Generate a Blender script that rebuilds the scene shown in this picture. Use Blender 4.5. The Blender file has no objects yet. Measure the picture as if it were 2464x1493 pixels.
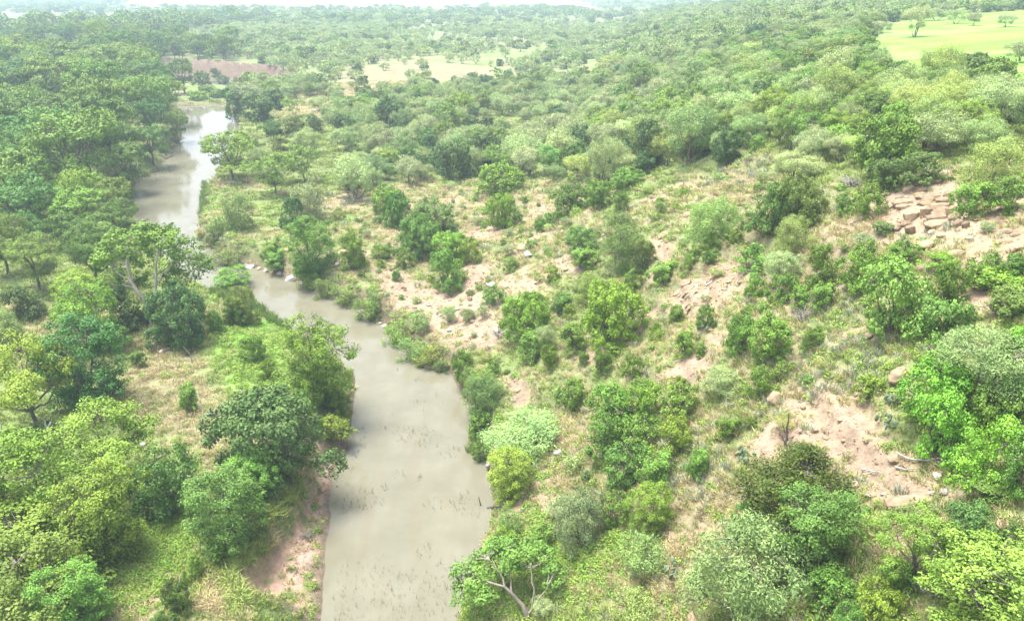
import bpy, bmesh, math
import numpy as np
from mathutils import Vector, Matrix

# ------------------------------------------------------------------ camera, world, sun
SC = bpy.context.scene
PW, PH, F = 2463.0, 1493.0, 1760.0          # photo frame used for measuring, focal length in its pixels
PITCH = math.radians(24.0)
CAMZ = 32.0
cam = bpy.data.cameras.new('camera')
cam.sensor_width = 36.0
cam.lens = 36.0 * F / PW
cam.clip_start, cam.clip_end = 0.5, 20000.0
cam_o = bpy.data.objects.new('camera', cam)
cam_o.location = (0, 0, CAMZ)
cam_o.rotation_euler = (math.radians(90) - PITCH, 0, 0)
SC.collection.objects.link(cam_o)
SC.camera = cam_o

SUN_EL, SUN_AZ = math.radians(74), math.radians(-75)      # azimuth measured from +Y towards +X
world = bpy.data.worlds.new('World')
SC.world = world
world.use_nodes = True
wn, wl = world.node_tree.nodes, world.node_tree.links
wn.clear()
sky = wn.new('ShaderNodeTexSky')
sky.sky_type = 'NISHITA'
sky.sun_disc = False
sky.sun_elevation = SUN_EL
sky.sun_rotation = SUN_AZ
sky.air_density, sky.dust_density, sky.ozone_density = 1.0, 4.0, 1.0
hsv = wn.new('ShaderNodeHueSaturation')
hsv.inputs['Saturation'].default_value = 0.6             # thin high cloud greys the blue
bg = wn.new('ShaderNodeBackground')
bg.inputs['Strength'].default_value = 0.068
wo = wn.new('ShaderNodeOutputWorld')
wl.new(sky.outputs[0], hsv.inputs['Color'])
wl.new(hsv.outputs[0], bg.inputs['Color'])
wl.new(bg.outputs[0], wo.inputs['Surface'])

sun = bpy.data.lights.new('sun', 'SUN')
sun.energy = 1.5
sun.angle = math.radians(26)
sun.color = (1.0, 0.975, 0.94)
sun_o = bpy.data.objects.new('sun', sun)
sd = Vector((math.cos(SUN_EL) * math.sin(SUN_AZ), math.cos(SUN_EL) * math.cos(SUN_AZ), math.sin(SUN_EL)))
sun_o.rotation_euler = sd.to_track_quat('Z', 'Y').to_euler()
sun_o.location = sd * 200
SC.collection.objects.link(sun_o)

SC.view_settings.view_transform = 'Standard'
SC.view_settings.look = 'None'
SC.view_settings.exposure = 2.65
SC.view_settings.gamma = 1.0
SC.view_settings.use_curve_mapping = False
SC.render.engine = 'CYCLES'
cy = SC.cycles
cy.use_denoising = True
cy.max_bounces = 6
cy.diffuse_bounces = 3
cy.glossy_bounces = 3
cy.transmission_bounces = 4
cy.transparent_max_bounces = 8
cy.volume_bounces = 1
HAZE_DENSITY = 0.00050
HAZE_COLOR = (0.66, 0.82, 1.0, 1)

RNG = np.random.default_rng(11)
SP, CP = math.sin(PITCH), math.cos(PITCH)

# ------------------------------------------------------------------ noise and geometry helpers
_T = np.random.default_rng(5).random((256, 256))
def vnoise(x, y, s=0):
    xi, yi = np.floor(x).astype(np.int64), np.floor(y).astype(np.int64)
    fx, fy = x - xi, y - yi
    fx, fy = fx * fx * (3 - 2 * fx), fy * fy * (3 - 2 * fy)
    a, b, c, d = xi + s * 37, xi + 1 + s * 37, yi + s * 91, yi + 1 + s * 91
    v00, v10, v01, v11 = _T[a & 255, c & 255], _T[b & 255, c & 255], _T[a & 255, d & 255], _T[b & 255, d & 255]
    return (v00 * (1 - fx) + v10 * fx) * (1 - fy) + (v01 * (1 - fx) + v11 * fx) * fy
def fbm(x, y, s=0, o=4, g=0.5):
    t, amp, n = 0.0, 1.0, 0.0
    for k in range(o):
        t = t + amp * vnoise(x * 2 ** k + 17.3 * k, y * 2 ** k - 9.1 * k, s + k)
        n += amp
        amp *= g
    return t / n                                           # 0..1
def sstep(a, b, x):
    t = np.clip((x - a) / (b - a), 0, 1)
    return t * t * (3 - 2 * t)

def poly_sd(poly, x, y):
    """signed distance to a closed polygon, negative inside"""
    p = np.asarray(poly, float)
    q = np.roll(p, -1, 0)
    shp = np.shape(x)
    x, y = np.ravel(np.asarray(x, float)), np.ravel(np.asarray(y, float))
    best = np.full(x.shape, 1e18)
    ins = np.zeros(x.shape, bool)
    for (ax, ay), (bx, by) in zip(p, q):
        dx, dy = bx - ax, by - ay
        t = np.clip(((x - ax) * dx + (y - ay) * dy) / (dx * dx + dy * dy + 1e-12), 0, 1)
        best = np.minimum(best, (x - ax - t * dx) ** 2 + (y - ay - t * dy) ** 2)
        cond = (ay > y) != (by > y)
        ins ^= cond & (x < dx * (y - ay) / (dy if abs(dy) > 1e-12 else 1e-12) + ax)
    d = np.sqrt(best)
    return np.where(ins, -d, d).reshape(shp)

def ray(px, py):
    u, v = (np.asarray(px, float) - PW / 2) / F, (np.asarray(py, float) - PH / 2) / F
    return u, CP - v * SP, SP + v * CP                     # per unit depth: x, forward, down
def g0(px, py, z=0.0):
    u, f, d = ray(px, py)
    t = (CAMZ - z) / d
    return np.stack([u * t, f * t], -1)

# ------------------------------------------------------------------ terrain
_L = [(780, 1493), (800, 1200), (808, 1130), (846, 1080), (853, 1000), (860, 900), (800, 850), (740, 815), (682, 781), (618, 734),
      (510, 701), (440, 650), (370, 600), (330, 560), (318, 500), (322, 445), (385, 408), (402, 380), (440, 330), (434, 290), (430, 256)]
_R = [(1100, 1493), (1140, 1400), (1165, 1300), (1185, 1230), (1175, 1120), (1135, 1010), (1110, 940), (1080, 895), (1010, 855), (930, 790),
      (870, 745), (800, 712), (720, 685), (660, 660), (600, 640), (540, 625), (510, 600), (468, 575), (490, 530), (497, 470),
      (512, 440), (540, 400), (560, 370), (578, 330), (580, 300), (562, 275), (545, 252)]
EL = [(-10.5, -60), (-9.4, 8)] + [tuple(p) for p in g0(*np.array(_L).T)]
ER = [(-2.0, -60), (-2.4, 8)] + [tuple(p) for p in g0(*np.array(_R).T)]
RIVER = np.array(EL + ER[::-1])
FARREACH = np.array([(-250, 330), (-150, 290), (-118, 277), (-96, 262), (-84, 245), (-76, 247), (-87, 270), (-112, 290), (-148, 303), (-250, 350)])
SCARP_NEAR = g0(*np.array([(595, 1493), (640, 1390), (715, 1290), (740, 1200), (780, 1095), (846, 1055), (960, 1080), (960, 1130), (960, 1200), (960, 1493)]).T)
HY = np.array([-80, 15, 30, 55, 80, 110, 150, 220, 300, 400, 600, 1000, 4000.])
HTOE = np.array([-1.5, -1.5, -1.2, -5.5, -13, -14, 0, 12, 25, 35, 60, 150, 900.])
HCRE = np.array([22, 26, 28, 32.5, 44, 56, 72, 90, 104, 118, 155, 280, 1300.])
HTOP = np.array([19, 20.3, 20.8, 21.2, 21.6, 21.6, 21.4, 21.4, 21, 20, 15, 9, 6.])
BAR = g0(*np.array([(400, 252), (470, 256), (545, 254), (575, 235), (600, 215), (650, 196), (600, 181), (460, 169), (400, 190)]).T, 0.7)

def river_d(x, y):
    return poly_sd(RIVER, x, y) + 0.55 * (fbm(x / 2.4, y / 2.4, 66, 3) - 0.5) * (1 + 1.2 * sstep(70, 140, np.asarray(y, float)))

def height(x, y, detail=True):
    x, y = np.asarray(x, float), np.asarray(y, float)
    far = np.hypot(x, y)
    toe, cre, top = np.interp(y, HY, HTOE), np.interp(y, HY, HCRE), np.interp(y, HY, HTOP)
    s = np.clip((x - toe) / (cre - toe), 0, 1)
    prof = 0.55 * s + 0.45 * s * s * (3 - 2 * s)
    base = 2.3 + 1.9 * sstep(70, 200, y) + 0.9 * sstep(8, 60, np.interp(y, [-60, 8, 75, 110, 250], [-10, -10, -25, -60, -90]) - x)
    right = sstep(-4, 6, x - toe)
    base = base * (1 - 0.55 * right * (1 - sstep(70, 130, y)))
    z = base + (top - base) * prof + 0.06 * np.clip(x - cre, 0, 70) * sstep(30, 80, y) * (1 - sstep(300, 600, y))
    bend = sstep(0.02, 0.25, s) * (1 - sstep(0.85, 1.0, s))
    if detail:
        gul = 1 - np.abs(2 * fbm(x / 22 + 5, y / 8.5, 3, 3) - 1)
        z = z + bend * (1.5 * (gul - 0.72) + 0.9 * (fbm(x / 6, y / 4, 9, 3) - .5))
        z = z + (0.7 + 1.6 * sstep(150, 500, far)) * (fbm(x / 26, y / 26, 21, 3) - 0.5)
        z = z + 0.30 * (fbm(x / 2.6, y / 2.6, 31, 3) - 0.5) * (1 - sstep(120, 260, far))
        # broken sandstone benches on the slope
        st = 1.15
        ph = z / st + 0.9 * fbm(x / 9, y / 9, 41, 2)
        fr = ph - np.floor(ph)
        led = st * (sstep(0.62, 0.98, fr) - fr)
        z = z + led * bend * sstep(0.52, 0.66, fbm(x / 7 + 3, y / 7, 44, 2)) * 0.8
    # hill country beyond
    z = z + sstep(500, 1500, y) * 8 * (fbm(x / 260, y / 260, 51, 3) - 0.55)
    z = z + sstep(1500, 3200, y) * 22 * fbm(x / 900, y / 900, 52, 2)
    # the low bar at the head of the pool
    db = poly_sd(BAR, x, y)
    z = z + (0.75 + 0.3 * fbm(x / 6, y / 6, 61, 2) - z) * (1 - sstep(-1.0, 7.0, db))
    # channel
    d = river_d(x, y)
    left = x < np.interp(y, [-60, 8, 30, 58, 66, 75, 83, 100, 222], [-6, -6, -6.5, -10, -15, -24, -32, -49, -84])
    bw = np.where(left, 3.2 + 10.0 * sstep(58, 68, y) * (1 - sstep(95, 120, y)), 1.3 + 1.2 * sstep(60, 110, y)) + 0.9 * (fbm(x / 3, y / 3, 71, 2) - .5)
    rise = sstep(0.0, 1.0, d / bw)
    bank = -0.05 + 0.22 * np.clip(d, 0, 2.0)
    bed = -0.12 - 0.55 * sstep(0, 2.0, -d)
    zz = bank + (z - bank) * rise
    ds = poly_sd(SCARP_NEAR, x, y)
    shelf = 0.04 + 0.16 * np.clip(d, 0, 5) + 0.22 * (fbm(x / 1.1, y / 1.1, 81, 3) - 0.4)
    scl = sstep(-0.5, 0.6, ds + 0.9 * (fbm(x / 1.4, y / 1.4, 82, 2) - 0.5))
    zz = np.where((y < 60) & left & (d > 0), np.minimum(zz, shelf + (np.maximum(z, shelf) - shelf) * scl), zz)
    z = np.where(d < 0, bed, zz)
    # second reach under the far cut bank
    d2 = poly_sd(FARREACH, x, y)
    mid2 = np.interp(x, [-250, -150, -112, -90, -80], [340, 297, 284, 266, 246])
    far2 = y > mid2
    w2 = np.where(far2, 4.0, 9.0)
    r2 = sstep(0, 1, d2 / w2 + 0.35 * (fbm(x / 5, y / 5, 85, 2) - .5) * (d2 > 0.5))
    zt = np.where(far2, np.maximum(z, 5.6), z)
    z = np.where(d2 < 0, -0.5, np.where(d2 < w2 * 1.3, -0.02 + (np.where(d2 < 9.1, zt, z) + 0.02) * r2, z))
    # the sunk lake far away
    return z

def at(px, py):
    """where the line of sight through a point of the photograph meets the terrain: (n,3)"""
    px, py = np.atleast_1d(np.asarray(px, float)), np.atleast_1d(np.asarray(py, float))
    u, f, d = ray(px, py)
    ts = np.geomspace(9, 4500, 260)
    lo, hi = np.full(px.shape, ts[0]), np.full(px.shape, ts[-1])
    done = np.zeros(px.shape, bool)
    prev = ts[0]
    for t in ts[1:]:
        below = (CAMZ - d * t < height(u * t, f * t)) & ~done
        lo[below], hi[below] = prev, t
        done |= below
        prev = t
        if done.all():
            break
    for _ in range(14):
        m = (lo + hi) / 2
        b = CAMZ - d * m < height(u * m, f * m)
        hi = np.where(b, m, hi)
        lo = np.where(b, lo, m)
    return np.stack([u * hi, f * hi, height(u * hi, f * hi)], -1)

def wpoly(pts):
    a = np.array(pts, float)
    return at(a[:, 0], a[:, 1])[:, :2]

BARE = [wpoly(p) for p in [
    [(1600, 725), (1655, 680), (1715, 635), (1775, 628), (1785, 680), (1740, 722), (1690, 752), (1620, 757)],
    [(890, 640), (960, 645), (1040, 695), (1110, 695), (1200, 720), (1210, 790), (1190, 842), (1120, 832), (1000, 775), (930, 725)],
    [(1130, 560), (1180, 540), (1225, 545), (1215, 575), (1160, 585)],
    [(1330, 630), (1365, 608), (1392, 625), (1395, 662), (1355, 655)],
    [(1195, 895), (1225, 905), (1285, 925), (1278, 965), (1240, 985), (1222, 940)],
    [(1800, 1085), (1890, 965), (1990, 905), (2100, 915), (2160, 990), (2120, 1075), (2040, 1130), (1940, 1105), (1860, 1125)],
    [(2110, 480), (2200, 432), (2290, 395), (2335, 480), (2410, 530), (2463, 560), (2463, 625), (2330, 590), (2230, 600), (2125, 570)],
    [(1595, 905), (1690, 820), (1735, 765), (1755, 790), (1715, 860), (1690, 925)],
    [(1560, 575), (1590, 560), (1612, 600), (1585, 680), (1555, 685)],
    [(1375, 860), (1480, 800), (1535, 745), (1580, 745), (1500, 845), (1400, 890)],
    [(2285, 645), (2325, 640), (2345, 680), (2410, 705), (2425, 760), (2330, 722)],
    [(2035, 815), (2060, 785), (2105, 790), (2110, 822)],
    [(2050, 1085), (2180, 1090), (2300, 1160), (2290, 1215), (2140, 1200), (2050, 1160)],
    [(1305, 1135), (1342, 1120), (1338, 1232), (1310, 1242)],
    [(335, 1493), (395, 1385), (440, 1345), (432, 1430), (385, 1493)],
    [(930, 590), (962, 580), (975, 640), (950, 650)],
    [(1110, 640), (1150, 620), (1180, 640), (1150, 700), (1110, 700)],
    [(1250, 690), (1310, 670), (1325, 700), (1270, 720)],
    [(1980, 575), (2010, 570), (2015, 600), (1980, 610)],
    [(1880, 720), (2000, 700), (2020, 730), (1900, 745)],
    [(1680, 1250), (1720, 1270), (1720, 1340), (1680, 1350)],
    [(580, 640), (720, 640), (740, 690), (660, 668), (590, 650)],
    [(1280, 470), (1310, 480), (1320, 560), (1300, 560)],
]]
DRYP = [wpoly(p) for p in [
    [(725, 262), (830, 192), (880, 165), (990, 148), (1110, 158), (1215, 165), (1220, 185), (1150, 205), (1010, 222), (885, 262), (755, 275)],
    [(1640, 490), (1650, 432), (1850, 385), (1858, 470), (1760, 505)],
    [(940, 480), (1000, 430), (1150, 455), (1300, 470), (1400, 430), (1500, 450), (1300, 520), (1130, 500)],
    [(300, 800), (420, 815), (520, 900), (560, 1060), (500, 1130), (440, 1090), (300, 960)],
    [(250, 95), (460, 88), (560, 105), (420, 120), (260, 112)],
    [(1100, 290), (1180, 285), (1330, 300), (1240, 330), (1130, 318)],
    [(1330, 1030), (1420, 990), (1440, 1100), (1330, 1130)],
    [(1850, 880), (2050, 880), (2110, 1050), (1950, 1130), (1830, 1010)],
]]
LUSH = [wpoly(p) for p in [
    [(2075, 118), (2130, 58), (2290, 36), (2520, 24), (2600, 262), (2420, 250), (2300, 232), (2150, 205)],
    [(500, 790), (640, 770), (700, 820), (690, 960), (560, 960), (520, 860)],
]]
PALEFIELD = np.array([(-640, 440), (-270, 500), (-250, 740), (-560, 800), (-960, 720)], float)
STRIPS = [np.array(p, float) for p in ([(-480, 930), (100, 960), (120, 1500), (-700, 1500)], [(150, 1180), (480, 1120), (520, 1270), (160, 1300)])]
SLOPE = wpoly([(468, 585), (500, 470), (620, 440), (760, 470), (900, 455), (1020, 440), (1180, 425), (1500, 450), (1640, 440), (1860, 385), (1900, 450),
               (2060, 500), (2200, 425), (2300, 395), (2463, 405)]).tolist() + [(45, 30), (40, -10), (-2, -10), (-3, 25), (-2, 45), (-8, 62), (-26, 82)]
SLOPE = np.array(SLOPE)
GLADE = g0(*np.array([(0, 720), (180, 720), (330, 740), (520, 700), (690, 790), (860, 900), (850, 1060), (780, 1200), (600, 1493), (-300, 1493)]).T, 2.4)

def ground(x, y, fine=True):
    """material weights of the ground at x, y"""
    x, y = np.asarray(x, float), np.asarray(y, float)
    n1, n2, n3 = fbm(x / 9, y / 9, 101, 4), fbm(x / 2.2, y / 2.2, 111, 3), fbm(x / 0.7, y / 0.7, 121, 2)
    def zone(polys, soft):
        w = np.zeros(x.shape)
        for p in polys:
            w = np.maximum(w, 1 - sstep(-soft, soft, poly_sd(p, x, y) + 2.2 * soft * (n2 - 0.5) + 1.3 * soft * (n3 - .5)))
        return w
    slope_d = poly_sd(SLOPE, x, y)
    ins = 1 - sstep(-1, 3, slope_d)
    bare = zone(BARE, 0.8)
    n4 = fbm(x / 11 + y / 30, y / 3.6 - x / 14, 131, 4)
    bare = np.maximum(bare, ins * sstep(0.55, 0.66, 0.35 * n1 + 0.4 * n4 + 0.25 * n2) * 0.85)
    far = np.hypot(x, y)
    dry = zone(DRYP, 2.0)
    rag = 1 - sstep(-3, 3, np.minimum(poly_sd(DRYP[0], x, y), poly_sd(DRYP[4], x, y)) + 26 * (fbm(x / 13, y / 13, 181, 3) - .52))
    dry = np.where(far > 150, np.maximum(dry * sstep(.3, .6, n1), rag), dry)
    dry = np.maximum(dry, ins * sstep(0.36, 0.62, n1 * .6 + n2 * .4))
    dry = np.maximum(dry, sstep(150, 260, far) * sstep(0.44, 0.6, n1) * 0.8)
    gl = 1 - sstep(-1, 2, poly_sd(GLADE, x, y))
    dry = np.maximum(dry, gl * 0.65 * sstep(0.48, 0.64, n1 * .5 + n2 * .5))
    lush = zone(LUSH, 1.5)
    red = 1 - sstep(-0.5, 0.9, poly_sd(SCARP_NEAR, x, y) + 1.4 * (n2 - .5))
    d = river_d(x, y)
    mud = 1 - sstep(0.35, 1.4, d + 1.1 * (n2 - .5))
    d2 = poly_sd(FARREACH, x, y)
    red2 = (1 - sstep(5.0, 7.5, d2 + 3 * (n1 - .5))) * (y > np.interp(x, [-250, -150, -112, -90, -80], [340, 297, 284, 266, 246]))
    return dict(n4=n4, bare=bare, dry=dry * (1 - lush), lush=lush, red=red, mud=mud, red2=red2, d=d, ins=ins, glade=gl, n1=n1, n2=n2, n3=n3, far=far,
                pale=1 - sstep(-20, 20, poly_sd(PALEFIELD, x, y)), strips=zone_far(x, y), d2=d2, ds=slope_d)
def zone_far(x, y):
    w = np.zeros(x.shape)
    for p in STRIPS:
        w = np.maximum(w, 1 - sstep(-12, 12, poly_sd(p, x, y)))
    return w

C_GREEN = np.array([0.150, 0.195, 0.065]); C_DRY = np.array([0.250, 0.222, 0.130]); C_SOIL = np.array([0.285, 0.21, 0.15])
C_SOIL2 = np.array([0.30, 0.225, 0.15]); C_LUSH = np.array([0.165, 0.33, 0.05]); C_RED = np.array([0.40, 0.26, 0.195])
C_MUD = np.array([0.12, 0.092, 0.064]); C_GRAV = np.array([0.29, 0.23, 0.19]); C_PALE = np.array([0.13, 0.165, 0.08]); C_LITTER = np.array([0.10, 0.085, 0.045])
def mix(a, b, w):
    return a * (1 - w[..., None]) + b * w[..., None]
def albedo(x, y):
    g = ground(x, y)
    c = np.broadcast_to(C_GREEN, x.shape + (3,)) * (0.75 + 0.5 * g['n2'])[..., None]
    forest = (1 - g['ins']) * (1 - g['glade']) * (1 - sstep(150, 320, g['far']))
    c = mix(c, C_LITTER, forest * 0.45 * sstep(.4, .6, g['n2']))
    c = mix(c, C_DRY * (0.45 + 0.3 * g['n3'] + .5 * g['n2'])[..., None], g['dry'] * 0.85)
    soil = mix(np.broadcast_to(C_SOIL, c.shape), C_SOIL2, sstep(0.4, 0.6, g['n2'])) * (0.52 + 0.4 * g['n3'] + 0.56 * g['n4'])[..., None]
    c = mix(c, soil, g['bare'] * 0.92)
    fl = fbm(x / 16, y / 7, 161, 4)
    c = mix(c, mix(C_LUSH * (0.62 + 0.75 * fbm(x / 6, y / 6, 162, 3))[..., None], C_DRY * 1.0, 0.42 * sstep(.52, .68, fl)), g['lush'] * 0.95)
    c = mix(c, C_RED * (0.75 + 0.5 * g['n3'])[..., None], g['red'] * sstep(.3, .5, g['n2'] * .5 + g['n3'] * .5))
    c = mix(c, np.array([0.145, 0.095, 0.075]) * (0.7 + 0.6 * vnoise(x / 40, g['d2'] * 1.3, 5))[..., None], g['red2'] * 0.85)
    c = mix(c, C_GRAV, g['red'] * (1 - sstep(0.4, 2.2, g['d'])) * sstep(.35, .6, g['n3']) * 0.9)
    c = mix(c, C_MUD, g['mud'] * 0.85)
    c = mix(c, C_PALE, g['pale'])
    c = mix(c, np.array([0.28, 0.265, 0.225]), g['strips'] * 0.9)
    return c

# ------------------------------------------------------------------ materials
def nodes(m):
    m.use_nodes = True
    n, l = m.node_tree.nodes, m.node_tree.links
    n.clear()
    return n, l
def leaf_mat(name, col, vary=0.4, trans=0.13, yellow=0.15, rough=0.55):
    m = bpy.data.materials.new(name)
    n, l = nodes(m)
    out = n.new('ShaderNodeOutputMaterial')
    info = n.new('ShaderNodeObjectInfo')
    at_ = n.new('ShaderNodeAttribute'); at_.attribute_name = 'tint'
    mixc = n.new('ShaderNodeMix'); mixc.data_type = 'RGBA'; mixc.blend_type = 'MIX'
    mixc.inputs[6].default_value = (*[c * (1 - vary * 0.55) for c in col], 1)
    mixc.inputs[7].default_value = (min(1, col[0] * (1 + vary * .8 + yellow)), min(1, col[1] * (1 + vary * .8)), col[2] * (1 + vary * .4), 1)
    l.new(at_.outputs['Fac'], mixc.inputs[0])
    mul = n.new('ShaderNodeMix'); mul.data_type = 'RGBA'; mul.blend_type = 'MULTIPLY'; mul.inputs[0].default_value = 1
    l.new(mixc.outputs[2], mul.inputs[6]); l.new(info.outputs['Color'], mul.inputs[7])
    h = n.new('ShaderNodeHueSaturation')
    mr = n.new('ShaderNodeMapRange'); mr.inputs[3].default_value = 0.485; mr.inputs[4].default_value = 0.515
    mv = n.new('ShaderNodeMapRange'); mv.inputs[3].default_value = 0.8; mv.inputs[4].default_value = 1.2
    mth = n.new('ShaderNodeMath'); mth.operation = 'MULTIPLY'; mth.inputs[1].default_value = 7.31
    frc = n.new('ShaderNodeMath'); frc.operation = 'FRACT'
    l.new(info.outputs['Random'], mr.inputs[0])
    l.new(info.outputs['Random'], mth.inputs[0]); l.new(mth.outputs[0], frc.inputs[0]); l.new(frc.outputs[0], mv.inputs[0])
    l.new(mr.outputs[0], h.inputs['Hue']); l.new(mv.outputs[0], h.inputs['Value']); l.new(mul.outputs[2], h.inputs['Color'])
    p = n.new('ShaderNodeBsdfPrincipled'); p.inputs['Roughness'].default_value = rough
    p.inputs['Specular IOR Level'].default_value = 0.15
    tr = n.new('ShaderNodeBsdfTranslucent')
    ms = n.new('ShaderNodeMixShader'); ms.inputs[0].default_value = trans
    l.new(h.outputs[0], p.inputs['Base Color']); l.new(h.outputs[0], tr.inputs['Color'])
    l.new(p.outputs[0], ms.inputs[1]); l.new(tr.outputs[0], ms.inputs[2]); l.new(ms.outputs[0], out.inputs[0])
    return m
def plain_mat(name, c1, c2, scale=3.0, rough=0.9, bump=0.3, stretch=(1, 1, 1), tinted=False):
    m = bpy.data.materials.new(name)
    n, l = nodes(m)
    out = n.new('ShaderNodeOutputMaterial')
    p = n.new('ShaderNodeBsdfPrincipled'); p.inputs['Roughness'].default_value = rough
    p.inputs['Specular IOR Level'].default_value = 0.25
    tc = n.new('ShaderNodeTexCoord'); mp = n.new('ShaderNodeMapping'); mp.inputs['Scale'].default_value = stretch
    nz = n.new('ShaderNodeTexNoise'); nz.inputs['Scale'].default_value = scale; nz.inputs['Detail'].default_value = 6; nz.inputs['Roughness'].default_value = 0.65
    cr = n.new('ShaderNodeValToRGB')
    cr.color_ramp.elements[0].position, cr.color_ramp.elements[1].position = 0.35, 0.68
    cr.color_ramp.elements[0].color, cr.color_ramp.elements[1].color = (*c1, 1), (*c2, 1)
    bp = n.new('ShaderNodeBump'); bp.inputs['Strength'].default_value = bump; bp.inputs['Distance'].default_value = 0.1
    l.new(tc.outputs['Object'], mp.inputs[0]); l.new(mp.outputs[0], nz.inputs[0]); l.new(nz.outputs[0], cr.inputs[0])
    col = cr.outputs[0]
    if tinted:
        info = n.new('ShaderNodeObjectInfo')
        mv = n.new('ShaderNodeMapRange'); mv.inputs[3].default_value = 0.75; mv.inputs[4].default_value = 1.2
        l.new(info.outputs['Random'], mv.inputs[0])
        h = n.new('ShaderNodeHueSaturation'); l.new(mv.outputs[0], h.inputs['Value']); l.new(col, h.inputs['Color'])
        mu = n.new('ShaderNodeMix'); mu.data_type = 'RGBA'; mu.blend_type = 'MULTIPLY'; mu.inputs[0].default_value = 1
        l.new(h.outputs[0], mu.inputs[6]); l.new(info.outputs['Color'], mu.inputs[7])
        col = mu.outputs[2]
    l.new(col, p.inputs['Base Color']); l.new(nz.outputs[0], bp.inputs['Height']); l.new(bp.outputs[0], p.inputs['Normal']); l.new(p.outputs[0], out.inputs[0])
    return m

M = {}
M['pecan'] = leaf_mat('pecan_leaf', (0.130, 0.220, 0.042))
M['hackberry'] = leaf_mat('hackberry_leaf', (0.160, 0.262, 0.050))
M['mesquite'] = leaf_mat('mesquite_leaf', (0.240, 0.335, 0.130), vary=0.3, yellow=0.2)
M['sumac'] = leaf_mat('sumac_leaf', (0.138, 0.252, 0.045))
M['oak'] = leaf_mat('oak_leaf', (0.114, 0.185, 0.050), vary=.4)
M['juniper'] = leaf_mat('juniper_leaf', (0.068, 0.118, 0.024), vary=.5, trans=.12, yellow=.25)
M['willow'] = leaf_mat('willow_leaf', (0.19, 0.295, 0.085), yellow=.2)
M['sage'] = leaf_mat('sage_leaf', (0.34, 0.37, 0.29), yellow=.05, trans=.15)
M['green_grass'] = leaf_mat('green_grass_blade', (0.225, 0.32, 0.09), yellow=.3)
M['dry_grass'] = leaf_mat('dry_grass_blade', (0.43, 0.38, 0.225), yellow=.12, trans=.25)
M['weed'] = leaf_mat('weed_leaf', (0.15, 0.28, 0.045), yellow=.3)
M['cactus'] = leaf_mat('cactus_skin', (0.20, 0.27, 0.16), trans=0.0, yellow=.1)
M['bark'] = plain_mat('bark', (0.10, 0.08, 0.065), (0.21, 0.175, 0.145), 2.5, stretch=(3, 3, .6))
M['pale_bark'] = plain_mat('pale_bark', (0.30, 0.26, 0.21), (0.47, 0.42, 0.35), 2.0, stretch=(3, 3, .6))
M['tan_bark'] = plain_mat('tan_bark', (0.19, 0.16, 0.13), (0.33, 0.285, 0.235), 2.0, stretch=(3, 3, .6))
M['dead_wood'] = plain_mat('dead_wood', (0.2, 0.18, 0.165), (0.40, 0.37, 0.335), 4.0, stretch=(4, 4, .5))
M['dark_wood'] = plain_mat('wet_wood', (0.04, 0.035, 0.03), (0.12, 0.10, 0.085), 4.0)
M['sandstone'] = plain_mat('sandstone', (0.17, 0.12, 0.075), (0.38, 0.285, 0.185), 1.7, bump=.5, tinted=True)
M['greystone'] = plain_mat('weathered_stone', (0.24, 0.215, 0.19), (0.40, 0.37, 0.33), 2.6, bump=.5, tinted=True)
M['stem'] = plain_mat('drowned_stem', (0.13, 0.105, 0.065), (0.26, 0.215, 0.13), 3.0)

def ground_mat():
    m = bpy.data.materials.new('ground')
    n, l = nodes(m)
    out = n.new('ShaderNodeOutputMaterial')
    p = n.new('ShaderNodeBsdfPrincipled'); p.inputs['Roughness'].default_value = 0.95; p.inputs['Specular IOR Level'].default_value = 0.15
    a = n.new('ShaderNodeAttribute'); a.attribute_name = 'albedo'
    tc = n.new('ShaderNodeNewGeometry')
    n1 = n.new('ShaderNodeTexNoise'); n1.inputs['Scale'].default_value = 2.3; n1.inputs['Detail'].default_value = 7; n1.inputs['Roughness'].default_value = 0.72
    n2 = n.new('ShaderNodeTexNoise'); n2.inputs['Scale'].default_value = 0.09; n2.inputs['Detail'].default_value = 5
    l.new(tc.outputs['Position'], n1.inputs[0]); l.new(tc.outputs['Position'], n2.inputs[0])
    mv = n.new('ShaderNodeMapRange'); mv.inputs[1].default_value = .3; mv.inputs[2].default_value = .7; mv.inputs[3].default_value = 0.62; mv.inputs[4].default_value = 1.3
    l.new(n1.outputs[0], mv.inputs[0])
    mh = n.new('ShaderNodeMapRange'); mh.inputs[3].default_value = 0.48; mh.inputs[4].default_value = 0.52
    l.new(n2.outputs[0], mh.inputs[0])
    h = n.new('ShaderNodeHueSaturation')
    l.new(a.outputs['Color'], h.inputs['Color']); l.new(mv.outputs[0], h.inputs['Value']); l.new(mh.outputs[0], h.inputs['Hue'])
    bp = n.new('ShaderNodeBump'); bp.inputs['Strength'].default_value = 0.6; bp.inputs['Distance'].default_value = 0.25
    l.new(n1.outputs[0], bp.inputs['Height']); l.new(bp.outputs[0], p.inputs['Normal'])
    l.new(h.outputs[0], p.inputs['Base Color']); l.new(p.outputs[0], out.inputs[0])
    return m
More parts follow.
